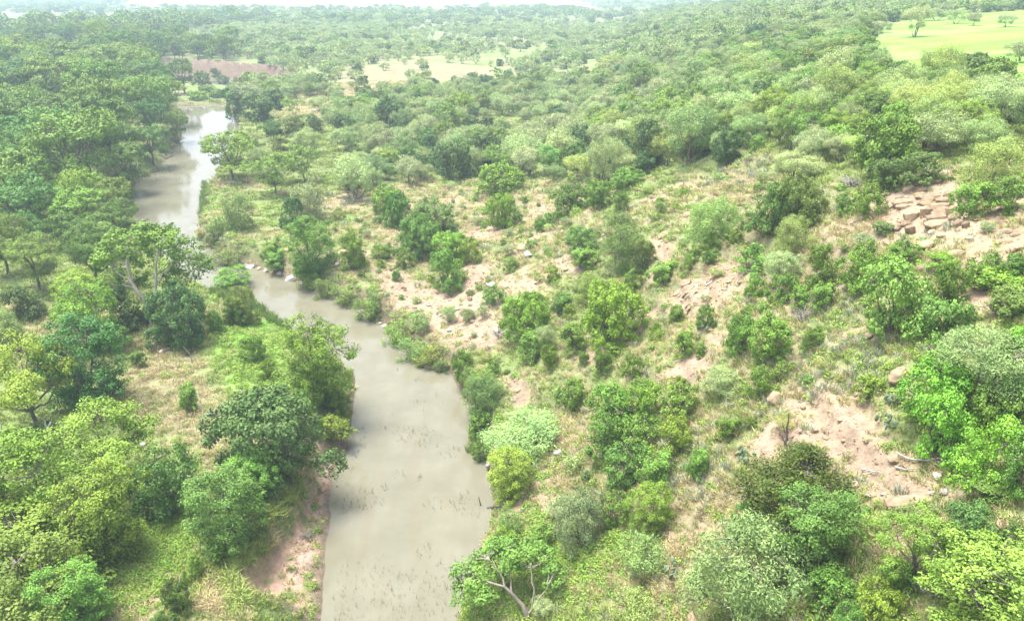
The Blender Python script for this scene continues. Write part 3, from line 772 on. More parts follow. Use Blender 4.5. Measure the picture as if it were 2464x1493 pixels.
# boxes measured on the photograph: (kind, x0, x1, y0, y1, tint, label)   b = foliage down to the ground
BOX = [
 # left bank, near
 ('oak', 368, 500, 690, 822, BLUE, 'dense dark green shrub at the foot of the forked pale trunk'),
 ('hackberry', 543, 622, 672, 795, GREEN, 'tall leafy sapling on the left bank below the small lone riverside tree'),
 ('pecan', 684, 854, 752, 962, LIME, 'tall bright green tree leaning over the river at the middle of the left bank'),
 ('oak', 528, 786, 945, 1150, (.8, .95, 1.1), 'broad dark fine-leaved tree above the red eroded bank'),
 ('hackberry', 555, 672, 1045, 1245, (.8, 1.05, 1.), 'bright green tree with a lime tip behind the leafy low tree by the tall reeds'),
 ('hackberry', 462, 642, 1108, 1330, (.75, .95, 1.15), 'mid green low tree beside the tall reed grass of the left bank'),
 ('oak', 338, 482, 1075, 1255, (1, 1.1, 1), 'small dark green tree behind the fallen grey branch on the left bank'),
 ('pecan', -40, 216, 1060, 1300, LIME, 'huge pale lime tree crown at the left edge below the leaning dead trunk'),
 ('pecan', -60, 255, 1195, 1420, (1.25, 1.2, .9), 'big green tree crown in the lower left corner, middle of the three there'),
 ('pecan', 165, 368, 1145, 1345, LIME, 'bright lime green tree with layered boughs beside the huge pale crown'),
 ('pecan', -80, 245, 1310, 1560, GREEN, 'lowest of the big tree crowns in the lower left corner'),
 ('hackberry', 105, 262, 1348, 1530, (.85, 1.05, 1), 'green tree at the bottom edge right of the lowest corner crown'),
 ('hackberry', 122, 312, 780, 968, (.5, .72, .95), 'dark bluish green tree behind the round lime tree on the left edge'),
 ('hackberry', 145, 300, 690, 838, LIME, 'light yellowish young tree left of the forked pale trunk'),
 ('hackberry', 150, 240, 655, 728, LIME, 'small lime crown above the light yellowish young tree'),
 ('mesquite', -40, 62, 752, 830, (1, 1, .8), 'low pale scrub tree at the left edge above the round lime tree'),
 ('sumac', 428, 484, 922, 992, GREEN, 'small round green bush in the dry grass of the left bank'),
 ('sumac', 585, 642, 805, 868, GREEN, 'small round bush on the grassy left bank behind the leaning riverside tree'),
 ('sumac', 716, 806, 885, 968, LIME, 'lime bush in front of the tall bright riverside tree'),
 ('sumac', 690, 772, 945, 1030, (1, 1, 1.2), 'soft green bush on the bank under the lime bush'),
 ('sumac', 535, 600, 720, 780, GREEN, None), ('sumac', 500, 545, 745, 800, GREEN, None), ('sumac', 620, 665, 870, 910, OLIVE, None),
 ('sumac', 318, 352, 840, 885, DARK, None), ('sumac', 760, 850, 1000, 1060, OLIVE, 'olive bush above the red bank by the water'),
 ('sumac', 790, 850, 940, 1000, GREEN, None), ('willow', 700, 745, 1060, 1120, GREEN, None), ('sumac', 560, 640, 1000, 1040, GREEN, None),
 ('oak', 60, 150, 1010, 1075, DARK, None), ('oak', 20, 110, 690, 760, DARK, None), ('oak', 130, 215, 715, 775, DARK, None), ('oak', 250, 350, 700, 790, DARK, None),
 ('sumac', 395, 470, 1395, 1470, DARK, 'dark small bush beside the pale dead branches at the bottom'), ('sumac', 360, 430, 1470, 1530, DARK, None),
 ('sumac', 500, 560, 1290, 1350, LIME, None), ('sumac', 440, 500, 1330, 1400, GREEN, None),
 # right bank and the near slope
 ('hackberry', 518, 604, 644, 704, (.8, 1, .9), 'small lone tree on the left bank with the narrow water behind it'),
 ('hackberry', 690, 806, 522, 672, (.95, 1.1, 1), 'bright tall bushy tree on the right bank above the stony shore'),
 ('sumac', 815, 890, 566, 642, LIME, 'yellowish green round bush right of the bushy tree on the stony shore'),
 ('sumac', 895, 939, 588, 620, GREEN, None), ('sumac', 950, 1002, 598, 642, GREEN, None), ('sumac', 635, 682, 585, 632, GREEN, None),
 ('sumac', 918, 988, 470, 540, (1, 1.1, 1), None), ('oak', 995, 1100, 486, 558, (1.2, 1.2, 1.2), 'mottled olive shrub above the twin bright bushes in mid slope'),
 ('sumac', 962, 1060, 526, 612, GREEN, 'left of the pair of bright bushes in the middle of the slope'),
 ('sumac', 1038, 1130, 560, 630, LIME, 'right of the pair of bright bushes in the middle of the slope'),
 ('sumac', 1033, 1116, 606, 698, GREEN, 'bright bush just below the pair of bushes in mid slope'),
 ('sumac', 1105, 1156, 572, 628, OLIVE, None), ('sumac', 1168, 1246, 470, 542, LIME, None), ('sumac', 1226, 1262, 510, 540, GREEN, None),
 ('sumac', 1284, 1316, 522, 564, GREEN, 'small upright bush alone by the thin trail down the upper slope'),
 ('sumac', 1325, 1362, 496, 536, GREEN, None), ('oak', 1332, 1425, 435, 505, (1, 1.25, .9), None), ('oak', 1400, 1478, 440, 500, (1.2, 1.4, .9), None), ('sumac', 1470, 1520, 462, 510, GREEN, None),
 ('oak', 1360, 1448, 546, 608, (1, 1.2, 1), 'dark green shrub left of the feathery mesquite in mid slope'),
 ('mesquite', 1438, 1552, 515, 648, (.85, .95, .75), 'feathery green mesquite in the middle of the slope'),
 ('sumac', 1370, 1442, 596, 642, GREEN, None), ('oak', 1520, 1580, 578, 646, OLIVE, None), ('sumac', 1555, 1626, 630, 680, GREEN, None),
 ('sumac', 1492, 1542, 648, 694, GREEN, None), ('sumac', 1208, 1248, 618, 648, GREEN, None), ('sumac', 1310, 1350, 640, 672, OLIVE, None),
 ('sumac', 1158, 1220, 684, 730, GREEN, None), ('mesquite', 1380, 1452, 665, 732, (.9, 1, .7), None), ('sumac', 1316, 1384, 705, 754, DARK, None),
 ('sumac', 1208, 1330, 708, 815, (1.05, 1.1, .9), 'large bright bush right of the scree fan by the river bend'),
 ('sumac', 1250, 1330, 800, 862, GREEN, None), ('mesquite', 1284, 1340, 782, 840, PALE, 'small pale feathery mesquite among the bright bushes by the scree'),
 ('sumac', 1340, 1414, 776, 838, GREEN, None), ('sumac', 1406, 1536, 690, 814, LIME, 'wide lime green bush left of the bare rock slab scar'), ('sumac', 1410, 1470, 745, 815, GREEN, None),
 ('sumac', 1388, 1418, 838, 884, GREEN, None), ('sumac', 1424, 1474, 845, 898, GREEN, None), ('sumac', 1492, 1544, 852, 908, GREEN, None),
 ('sumac', 1555, 1600, 775, 815, OLIVE, None), ('sumac', 1616, 1672, 785, 858, GREEN, None), ('sumac', 1600, 1650, 735, 772, GREEN, None),
 ('sumac', 1340, 1412, 914, 984, GREEN, 'neat round bush right of the pale bare patch near the water'),
 ('sumac', 1298, 1345, 830, 880, OLIVE, None), ('sumac', 1450, 1500, 820, 850, OLIVE, None), ('sumac', 1600, 1660, 900, 935, OLIVE, None),
 # the big thicket in the lower middle of the slope
 ('sumac', 1415, 1530, 930, 1020, (1.05, 1.1, .9), None), ('sumac', 1505, 1600, 925, 1010, LIME, None), ('sumac', 1580, 1680, 925, 1010, GREEN, None),
 ('sumac', 1410, 1510, 1000, 1090, GREEN, None), ('sumac', 1490, 1590, 1000, 1090, GREEN, None), ('sumac', 1570, 1665, 1010, 1090, OLIVE, None),
 ('sumac', 1450, 1560, 1070, 1165, (.9, 1, 1.2), None), ('sumac', 1530, 1620, 1085, 1170, GREEN, None),
 # right part of the slope
 ('mesquite', 1650, 1762, 480, 590, (.95, 1.05, .75), 'light green bushy mesquite below the grassy knoll'), ('sumac', 1685, 1735, 556, 606, GREEN, None), ('sumac', 1742, 1786, 548, 582, GREEN, None),
 ('sumac', 1635, 1690, 590, 640, GREEN, None), ('oak', 1800, 1900, 440, 560, (1., 1.15, 1.), 'tall dark shrub at the left end of the crest thicket'), ('oak', 1870, 1970, 425, 540, (1.25, 1.35, 1.1), 'pale topped shrub in the crest thicket right of the tall dark one'),
 ('sumac', 2000, 2062, 462, 512, GREEN, None), ('sumac', 2046, 2124, 440, 516, GREEN, 'bright bush left of the sandstone outcrop'), ('oak', 2090, 2180, 385, 452, GREEN, None), ('oak', 2160, 2270, 372, 440, GREEN, None),
 ('sumac', 2285, 2370, 440, 520, GREEN, 'bright bush at the right end of the sandstone outcrop'), ('sumac', 2360, 2463, 430, 505, GREEN, None), ('mesquite', 2310, 2430, 340, 460, LIME, 'yellow green feathery tree on the crest behind the outcrop'),
 ('mesquite', 1856, 1945, 520, 618, YEL, 'yellowish young tree below the crest thicket'), ('sumac', 1768, 1852, 588, 650, (.9, 1, 1.1), None), ('mesquite', 1838, 1925, 606, 665, PALE, None),
 ('oak', 1920, 2012, 580, 705, (1.2, 1.4, 1), None), ('oak', 2005, 2108, 575, 710, (1.4, 1.6, 1), None), ('sumac', 2128, 2210, 580, 640, GREEN, None),
 ('oak', 2062, 2236, 636, 800, (1.45, 1.6, 1.2), 'large pale green tree in the middle of the right slope'), ('sumac', 2218, 2310, 636, 730, GREEN, None), ('sumac', 2215, 2318, 605, 648, LIME, None),
 ('sumac', 2318, 2414, 606, 674, GREEN, None), ('sumac', 2405, 2480, 608, 664, DARK, None), ('sumac', 1842, 1920, 658, 722, GREEN, None), ('sumac', 1890, 1950, 685, 738, GREEN, None), ('sumac', 1940, 2004, 682, 742, GREEN, None),
 ('sumac', 1788, 1836, 664, 714, GREEN, 'round bush at the right rim of the bare rock slab scar'), ('sumac', 1672, 1720, 732, 786, GREEN, 'small bush under the lower end of the bare rock slab scar'),
 ('oak', 1732, 1820, 738, 862, (1.3, 1.5, 1), 'left of two tall round shrubs below the bare rock slab scar'), ('oak', 1800, 1912, 758, 862, (1.35, 1.6, 1), 'right of two tall round shrubs below the bare rock slab scar'),
 ('sumac', 1926, 1988, 788, 838, GREEN, None), ('sumac', 2204, 2338, 720, 812, (1, 1.05, 1.3), None), ('sumac', 1665, 1700, 825, 855, GREEN, None),
 ('sumac', 1784, 1852, 880, 962, GREEN, 'bright upright bush on the bare lower right slope'), ('mesquite', 1684, 1790, 884, 950, (1, 1, 1), 'low wispy mesquite beside the bright upright bush on the bare slope'),
 ('oak', 2172, 2328, 855, 1015, (1.3, 1.8, .9), 'big bright bush under the umbrella mesquite on the right'), ('oak', 2415, 2520, 735, 905, (1.3, 1.8, .9), 'bright bush cut by the right edge beside the umbrella mesquite'),
 ('sumac', 2310, 2420, 930, 1030, GREEN, None), ('sumac', 2400, 2490, 900, 1010, (1, 1, 1.2), None), ('sumac', 2330, 2463, 640, 700, LIME, None), ('sumac', 2360, 2480, 690, 760, (1, 1, 1.2), None),
 ('oak', 2185, 2330, 960, 1110, (1.2, 1.7, .8), None), ('oak', 2280, 2440, 1010, 1165, (1.25, 1.75, .8), 'large bright bush at the right edge above the flat boulder'), ('oak', 2400, 2540, 1040, 1210, (1.1, 1.3, .9), None), ('sumac', 2330, 2463, 1140, 1210, DARK, None),
 ('juniper', 1762, 2028, 1098, 1312, GREEN, 'dark olive juniper, the only one, on the lower right slope'),
 ('hackberry', 1846, 2054, 1182, 1376, (.78, .98, 1.1), 'light green bushy tree leaning against the dark juniper'),
 ('mesquite', 1668, 1918, 1272, 1492, (1.05, 1.1, 1.0), 'big pale feathery mesquite at the bottom in front of the juniper'),
 ('oak', 2255, 2400, 1222, 1345, (.85, 1, 1), 'dark green shrub behind the big lime tree in the lower right corner'),
 ('hackberry', 2205, 2500, 1298, 1540, (.95, 1.05, .95), 'big lime green tree filling the lower right corner'),
 ('sumac', 1936, 2050, 1375, 1470, GREEN, None), ('sumac', 2050, 2165, 1400, 1500, OLIVE, None), ('sumac', 1990, 2070, 1450, 1530, (1, 1, 1.2), None), ('sumac', 2110, 2200, 1340, 1420, DARK, None), ('oak', 2400, 2500, 1230, 1330, GREEN, None),
 ('sumac', 1760, 1830, 1200, 1290, DARK, None), ('sumac', 1640, 1702, 1075, 1150, GREEN, 'upright bush left of the dark juniper'), ('sumac', 1720, 1775, 1000, 1050, OLIVE, None),
 # water's edge, right bank
 ('sumac', 1086, 1148, 832, 922, GREEN, 'bright bush on the right water edge where the river narrows'), ('willow', 1112, 1200, 900, 970, LIME, None), ('willow', 1112, 1160, 880, 925, GREEN, None),
 ('mesquite', 1120, 1210, 905, 1005, (.85, 1, .8), None), ('sumac', 1126, 1188, 985, 1055, GREEN, None), ('mesquite', 1160, 1358, 985, 1110, (.95, 1.08, .95), 'wide pale feathery mesquite on the right bank near the water'),
 ('sumac', 1138, 1186, 1052, 1112, GREEN, None), ('hackberry', 1172, 1276, 1080, 1200, YEL, 'thin yellow green sapling on the right water edge'), ('mesquite', 1340, 1466, 1160, 1352, (.85, .92, 1.05), 'tall drooping grey green mesquite in the lower middle'),
 ('sumac', 1440, 1522, 1178, 1275, (.9, .95, 1), None), ('hackberry', 1508, 1616, 1148, 1300, YEL, 'yellow green sapling right of the drooping mesquite'), ('willow', 1490, 1606, 1290, 1382, (.9, 1, 1.1), None),
 ('willow', 1470, 1580, 1420, 1510, PALE, None), ('willow', 1200, 1260, 1225, 1290, GREEN, None), ('sumac', 1180, 1250, 1270, 1330, LIME, None), ('sumac', 1260, 1350, 1260, 1330, GREEN, None),
 ('willow', 960, 1040, 812, 870, GREEN, None), ('willow', 1000, 1070, 830, 885, OLIVE, None), ('willow', 920, 985, 775, 830, LIME, None), ('willow', 855, 925, 718, 770, LIME, None), ('willow', 800, 865, 688, 735, GREEN, None), ('willow', 755, 815, 668, 715, GREEN, None),
 ('willow', 715, 770, 650, 690, LIME, None), ('willow', 985, 1040, 750, 790, GREEN, None), ('willow', 1040, 1085, 862, 895, GREEN, None), ('willow', 520, 585, 598, 640, GREEN, None), ('willow', 490, 530, 560, 590, GREEN, None), ('willow', 500, 560, 520, 560, GREEN, None),
 ('willow', 1105, 1145, 738, 770, GREY, None), ('willow', 880, 930, 700, 738, GREEN, None), ('sumac', 640, 700, 600, 640, GREEN, None),
 ('oak', 676, 742, 480, 545, (.9, 1.1, 1), 'dark rounded shrub by the water bend on the right bank'), ('mesquite', 540, 610, 470, 545, (1.1, 1.1, .9), None), ('mesquite', 700, 790, 440, 520, PALE, None),
]
# trees with a trunk in view: (kind, base x, base y, crown width, top y, tint, label)
TREE = [
 ('hackberry', 265, 1172, 285, 955, YEL, 'yellow green umbrella tree over the twisted dead trunk on the left bank'),
 ('hackberry', 95, 1040, 230, 808, YEL, 'round lime tree at the left edge in mid height'),
 ('pecan', 560, 432, 135, 318, (1, 1.05, 1), 'tree overhanging the river from the right bank at the second bend'),
 ('hackberry', 665, 470, 100, 365, GREEN, None), ('hackberry', 735, 440, 95, 350, GREEN, None), ('mesquite', 855, 480, 110, 375, PALE, None),
 ('mesquite', 1455, 450, 112, 328, PALE, 'umbrella mesquite with a bare forked trunk beside the tan clearing'), ('mesquite', 1255, 402, 100, 322, PALE, None), ('mesquite', 1345, 392, 95, 312, PALE, None),
 ('oak', 1181, 398, 75, 322, DARK, None), ('oak', 1097, 432, 95, 345, DARK, 'dark twin crowned tree at the edge of the tan clearing'), ('sumac', 1204, 468, 115, 388, OLIVE, 'wide olive bush in front of the tan clearing'),
 ('oak', 1555, 402, 92, 292, BLUE, 'tall dark tree among the mesquites behind the clearing'), ('hackberry', 1080, 325, 75, 252, (.8, .9, .8), None), ('hackberry', 1117, 285, 50, 222, LIME, 'bright lime tree alone among grey mesquites'),
 ('oak', 942, 305, 75, 232, DARK, 'dark rounded tree among the pale mesquites beyond the river'), ('mesquite', 985, 442, 75, 375, GREY, None), ('mesquite', 1385, 440, 75, 372, LIME, None),
 ('sumac', 1507, 452, 85, 400, GREEN, None), ('hackberry', 1540, 235, 85, 150, DARK, None), ('mesquite', 1470, 175, 80, 130, LIME, None), ('sumac', 935, 510, 80, 445, LIME, None), ('mesquite', 1650, 400, 130, 255, (.95, 1.1, 1.), None),
 ('mesquite', 1910, 440, 130, 360, PALE, None), ('mesquite', 2348, 960, 262, 770, (1.0, 1.12, 1.05), 'umbrella mesquite with a grey trunk at the right of the slope'), ('hackberry', 2190, 1400, 205, 1205, (1.0, 1.05, .9), 'lime tree with a bare leaning pale trunk behind the corner tree'),
 ('pecan', 445, 225, 68, 146, DARK, 'dark round tree at the head of the pool'), ('pecan', 380, 232, 80, 150, BLUE, None), ('oak', 488, 205, 40, 172, GREEN, None), ('oak', 540, 205, 34, 180, GREEN, None), ('oak', 575, 212, 36, 186, OLIVE, None), ('mesquite', 610, 208, 36, 180, PALE, None), ('oak', 520, 188, 30, 165, DARK, None), ('oak', 640, 215, 36, 185, GREEN, None), ('sumac', 478, 240, 50, 218, LIME, None), ('sumac', 525, 235, 40, 215, GREEN, None), ('sumac', 500, 222, 45, 205, GREEN, None),
 ('oak', 575, 285, 70, 205, (.85, 1, 1), None), ('oak', 625, 290, 85, 225, BLUE, None), ('mesquite', 590, 250, 85, 200, GREY, None), ('oak', 660, 270, 60, 218, DARK, None), ('mesquite', 690, 318, 65, 262, (1.5, 1.25, 1.5), 'cream flowering small tree above the far pool'),
 ('mesquite', 2250, 370, 150, 268, PALE, None), ('mesquite', 2390, 320, 150, 195, PALE, 'large pale crowned mesquite near the right edge above the crest'), ('mesquite', 2200, 90, 68, 20, GREY, 'first mesquite standing alone in the bright green field'), ('mesquite', 2450, 150, 75, 100, GREY, 'mesquite at the right edge of the bright green field'),
 ('mesquite', 2300, 58, 55, 22, PALE, None), ('oak', 2095, 90, 32, 70, DARK, None), ('mesquite', 2340, 62, 40, 32, GREY, None), ('mesquite', 2120, 80, 45, 52, GREY, None), ('mesquite', 2420, 66, 50, 36, GREY, None), ('mesquite', 2250, 50, 60, 22, PALE, None), ('oak', 2330, 190, 110, 130, GREEN, None), ('oak', 2270, 180, 90, 125, OLIVE, None), ('oak', 2400, 205, 90, 140, (1.2, 1.3, 1), None), ('hackberry', 2010, 240, 110, 160, YEL, None),
]
# left forest crowns seen at its edge: (center x, base y, width, top y)
FOREST = [(200, 470, 230, 268), (275, 400, 150, 235), (370, 395, 95, 305), (430, 345, 70, 268), (320, 470, 110, 350), (295, 545, 110, 430), (300, 590, 90, 480), (60, 560, 170, 420), (190, 560, 150, 450),
          (95, 700, 130, 565), (20, 660, 130, 520), (235, 690, 140, 540), (330, 270, 110, 190), (240, 270, 120, 150), (140, 260, 130, 140), (60, 330, 140, 210), (150, 360, 140, 240), (40, 450, 150, 310), (110, 450, 120, 330), (290, 200, 120, 110), (190, 190, 120, 105), (350, 240, 90, 160), (370, 330, 90, 240)]

def geom(px, py):
    P = at(px, py)
    depth = P[:, 1] * CP + (CAMZ - P[:, 2]) * SP
    _, f, d = ray(px, py)
    sd_ = d / np.hypot(f, d)
    return P, depth, sd_, np.sqrt(1 - sd_ ** 2)
def place_boxes(rows):
    a = np.array([r[1:5] for r in rows], float)
    w, S = a[:, 1] - a[:, 0], (a[:, 3] - a[:, 2]) / 2
    cx, cyy, r = (a[:, 0] + a[:, 1]) / 2, (a[:, 2] + a[:, 3]) / 2, w / 2
    by = a[:, 3].copy()
    for _ in range(3):
        _, f, d = ray(cx, by)
        s = d / np.hypot(f, d)
        c = np.sqrt(1 - s * s)
        low = np.array([.85 if q[0] in ('mesquite', 'pecan', 'hackberry', 'juniper') else .62 for q in rows])
        hc = np.clip(np.sqrt(np.maximum(S ** 2 - (.88 * r * s) ** 2, 0)) / .45, low * r * c, 2.4 * r * c)
        by = cyy + .53 * hc
    P, dep, s, c = geom(cx, by)
    for i, q in enumerate(rows):
        k = KINDS[q[0]]
        put(q[0], *P[i], w[i] / F * dep[i] * 1.10 / k['W'], hc[i] / c[i] / F * dep[i] * 1.04 / k['H'], q[5], q[6], low=True)
def place_trees(rows):
    a = np.array([r[1:5] for r in rows], float)
    P, dep, s, c = geom(a[:, 0], a[:, 1])
    for i, r in enumerate(rows):
        k = KINDS[r[0]]
        wm = a[i, 2] / F * dep[i]
        top = (a[i, 1] - a[i, 3]) / F * dep[i]
        h = top / c[i]
        for _ in range(12):
            aa = .33 * h
            est = (h - aa) * c[i] + math.sqrt((aa * c[i]) ** 2 + (.5 * wm * s[i]) ** 2)
            h *= max(.6, min(1.5, top / est))
        put(r[0], *P[i], wm * 1.05 / k['W'], max(h, .35 * wm) / k['H'], r[5], r[6])
place_boxes(BOX)
place_trees(TREE)
place_trees([('pecan', *r, [GREEN, DARK, BLUE, LIME, (1.1, 1.05, 1.2)][i % 5], None) for i, r in enumerate(FOREST)])

# ------------------------------------------------------------------ woods filled in by density
OCC = [np.array([[p['x'], p['y'], p['w'] * .5] for p in PLANTS])]
def visible_ok(x, y):
    return (np.abs(x) < 0.80 * (np.abs(y) * .95 + 14)) & (y > 14)
FARFLAT_CLEAR = DRYP[:1] + DRYP[4:6] + LUSH[:1]
def fill(n, x0, x1, y0, y1, dens, rmin, seed, kinds):
    """dart throwing: dens(x, y) in 0..1; kinds(x, y, rng) -> (kind, width, height, tint)"""
    rng = np.random.default_rng(seed)
    x, y = rng.uniform(x0, x1, n), rng.uniform(y0, y1, n)
    ok = visible_ok(x, y)
    x, y = x[ok], y[ok]
    d = dens(x, y)
    ok = rng.random(len(x)) < d
    x, y = x[ok], y[ok]
    out, grid, cs = [], {}, 8.0
    for row in OCC[0]:
        grid.setdefault((int(row[0] // cs), int(row[1] // cs)), []).append(tuple(row))
    for xx, yy in zip(x, y):
        k, w, h, t = kinds(xx, yy, rng)
        r = w * .5 * rmin
        cx, cyy = int(xx // cs), int(yy // cs)
        if any((xx - a) ** 2 + (yy - b) ** 2 < ((r + c * rmin)) ** 2 for i in (-1, 0, 1) for j in (-1, 0, 1) for a, b, c in grid.get((cx + i, cyy + j), ())):
            continue
        grid.setdefault((cx, cyy), []).append((xx, yy, w * .5))
        out.append((k, xx, yy, w, h, t))
    OCC[0] = np.concatenate([OCC[0], np.array([[o[1], o[2], o[3] * .5] for o in out]).reshape(-1, 3)])
    return out
def off_water(x, y, m=1.5):
    return (poly_sd(RIVER, x, y) > m) & (poly_sd(FARREACH, x, y) > 3)
WOODS = []
# riverside forest on the left
def river_left(y):
    return np.interp(y, [0, 58, 66, 75, 83, 100, 130, 222, 330], [-10, -14, -17, -26, -35, -53, -68, -90, -118])
def d_forest(x, y):
    e = river_left(y) - x
    return ((e > 2.5) & (y > 84) & (y < 340) & off_water(x, y, 2.2) & (poly_sd(BAR, x, y) > 4) & (poly_sd(PALEFIELD, x, y) > 20)) * np.where(y < 280, 1.0, .7)
def k_forest(x, y, rng):
    u = rng.random()
    t = [GREEN, DARK, BLUE, (1.15, 1.1, 1.1), LIME][int(rng.integers(5))]
    if u < .78:
        w = rng.uniform(7.5, 12.5); return 'pecan', w, w * rng.uniform(.85, 1.1), t
    w = rng.uniform(4, 6.5); return 'hackberry', w, w * rng.uniform(.8, 1.0), (.75, .9, 1.)
WOODS += fill(26000, -330, -20, 84, 340, d_forest, .66, 3, k_forest)
# wooded plateau and its edges on the right
def d_plateau(x, y):
    toe, cre = np.interp(y, HY, HTOE), np.interp(y, HY, HCRE)
    s = (x - toe) / (cre - toe)
    f = (poly_sd(LUSH[0], x, y) > 1.0)
    far_field = (s > 1.35) & (y > 170)
    return (s > .28) * (poly_sd(SLOPE, x, y) > 2) * f * np.where(far_field, .35, 1.0) * off_water(x, y) * (poly_sd(DRYP[1], x, y) > 1)
def k_plateau(x, y, rng):
    u = rng.random()
    n = float(vnoise(np.array(x / 22.), np.array(y / 22.), 7))
    if u < .50 + .2 * (n - .5):
        w = rng.uniform(2.8, 5.4); return 'mesquite', w, w * rng.uniform(.72, .98), [PALE, (1, 1.08, 1), (.9, 1, .9), GREY, LIME][int(rng.integers(5))]
    if u < .82:
        w = rng.uniform(2.2, 4.6); return 'oak', w, w * rng.uniform(.75, 1.05), [(1.2, 1.35, 1.1), (1, 1.1, 1), OLIVE, BLUE, (1.4, 1.6, 1)][int(rng.integers(5))]
    w = rng.uniform(3.2, 5.2); return 'hackberry', w, w * rng.uniform(.75, 1.0), [(.8, .95, 1), (1.1, 1.1, .9), GREEN][int(rng.integers(3))]
WOODS += fill(90000, -10, 420, 40, 620, d_plateau, .58, 4, k_plateau)
# open mesquite flat between river and hill
def d_flat(x, y):
    toe, cre = np.interp(y, HY, HTOE), np.interp(y, HY, HCRE)
    s = (x - toe) / (cre - toe)
    clear = np.ones(x.shape)
    for p in FARFLAT_CLEAR:
        clear *= .03 + .97 * sstep(-1.5, 2.5, poly_sd(p, x, y) + 26 * (fbm(x / 13, y / 13, 181, 3) - .5))
    n = fbm(x / 34, y / 34, 77, 3)
    open_ = sstep(.34, .5, n)
    for p in STRIPS:
        clear *= poly_sd(p, x, y) > 8
    return (s < .3) * (x > river_left(y) + 12) * off_water(x, y, 2.0) * (poly_sd(SLOPE, x, y) > 1) * (poly_sd(BAR, x, y) > 2) * clear * np.where(y > 235, .015 + .2 * open_ ** 2, .04 + .7 * open_) * (y > 92)
def k_flat(x, y, rng):
    u = rng.random()
    if u < .76:
        w = rng.uniform(3.0, 5.8); return 'mesquite', w, w * rng.uniform(.68, .9), [PALE, (1, 1.05, 1), GREY, (.85, .95, .9)][int(rng.integers(4))]
    if u < .93:
        w = rng.uniform(2.8, 5.2); return 'oak', w, w * rng.uniform(.7, .95), [DARK, BLUE, (1, 1.1, 1), OLIVE][int(rng.integers(4))]
    w = rng.uniform(4, 6); return 'hackberry', w, w * rng.uniform(.75, .95), [(.7, .85, .9), GREEN][int(rng.integers(2))]
WOODS += fill(42000, -260, 130, 92, 560, d_flat, .60, 5, k_flat)
# distant country
def d_far(x, y):
    n = fbm(x / 120, y / 90, 88, 3)
    c = sstep(.36, .52, n) * (poly_sd(PALEFIELD, x, y) > 0)
    for p in STRIPS:
        c = c * (poly_sd(p, x, y) > 8)
    return c * off_water(x, y) * np.clip(1.2 - y / 3000, .25, 1) * (poly_sd(LUSH[0], x, y) > 2)
def k_far(x, y, rng):
    u = rng.random()
    sc = 1 + y / 5000
    dark = float(fbm(np.array(x / 160.), np.array(y / 60.), 91, 2)) > .56
    if dark and u < .8:
        w = rng.uniform(6, 10) * sc; return 'pecan', w, w * rng.uniform(.6, .8), BLUE
    if u < .7:
        w = rng.uniform(5, 8) * sc; return 'mesquite', w, w * rng.uniform(.6, .8), PALE
    w = rng.uniform(5, 8) * sc; return 'oak', w, w * rng.uniform(.65, .85), DARK
WOODS += fill(30000, -1300, 1300, 560, 1900, d_far, .62, 6, k_far)
def d_mid(x, y):
    n = fbm(x / 34, y / 34, 77, 3)
    return off_water(x, y, 3) * (poly_sd(PALEFIELD, x, y) > 0) * (poly_sd(BAR, x, y) > 3) * (0.02 + .4 * sstep(.3, .5, n))
WOODS += fill(40000, -420, -70, 318, 640, d_mid, .62, 8, lambda x, y, rng: k_forest(x, y, rng) if x < -190 and rng.random() < .5 else k_flat(x, y, rng))

# the 300 of each kind that show largest stand on their own, the rest of the kind is one mass
wz = height(np.array([w[1] for w in WOODS]), np.array([w[2] for w in WOODS]))
def shows(i):
    k, x, y, w, h, t = WOODS[i]
    return w * h / (x * x + y * y + 500)
used = {}
for p in PLANTS:
    used[p['key']] = used.get(p['key'], 0) + 1
LIMIT = {'pecan': 230, 'hackberry': 130, 'mesquite': 300, 'oak': 300}
rest = {}
for i in sorted(range(len(WOODS)), key=shows, reverse=True):
    k, x, y, w, h, t = WOODS[i]
    if used.get(k, 0) < LIMIT[k] and y < 420:
        used[k] = used.get(k, 0) + 1
        put(k, x, y, float(wz[i]), w / KINDS[k]['W'], h / KINDS[k]['H'], t, hand=False)
    else:
        rest.setdefault(k, []).append(i)

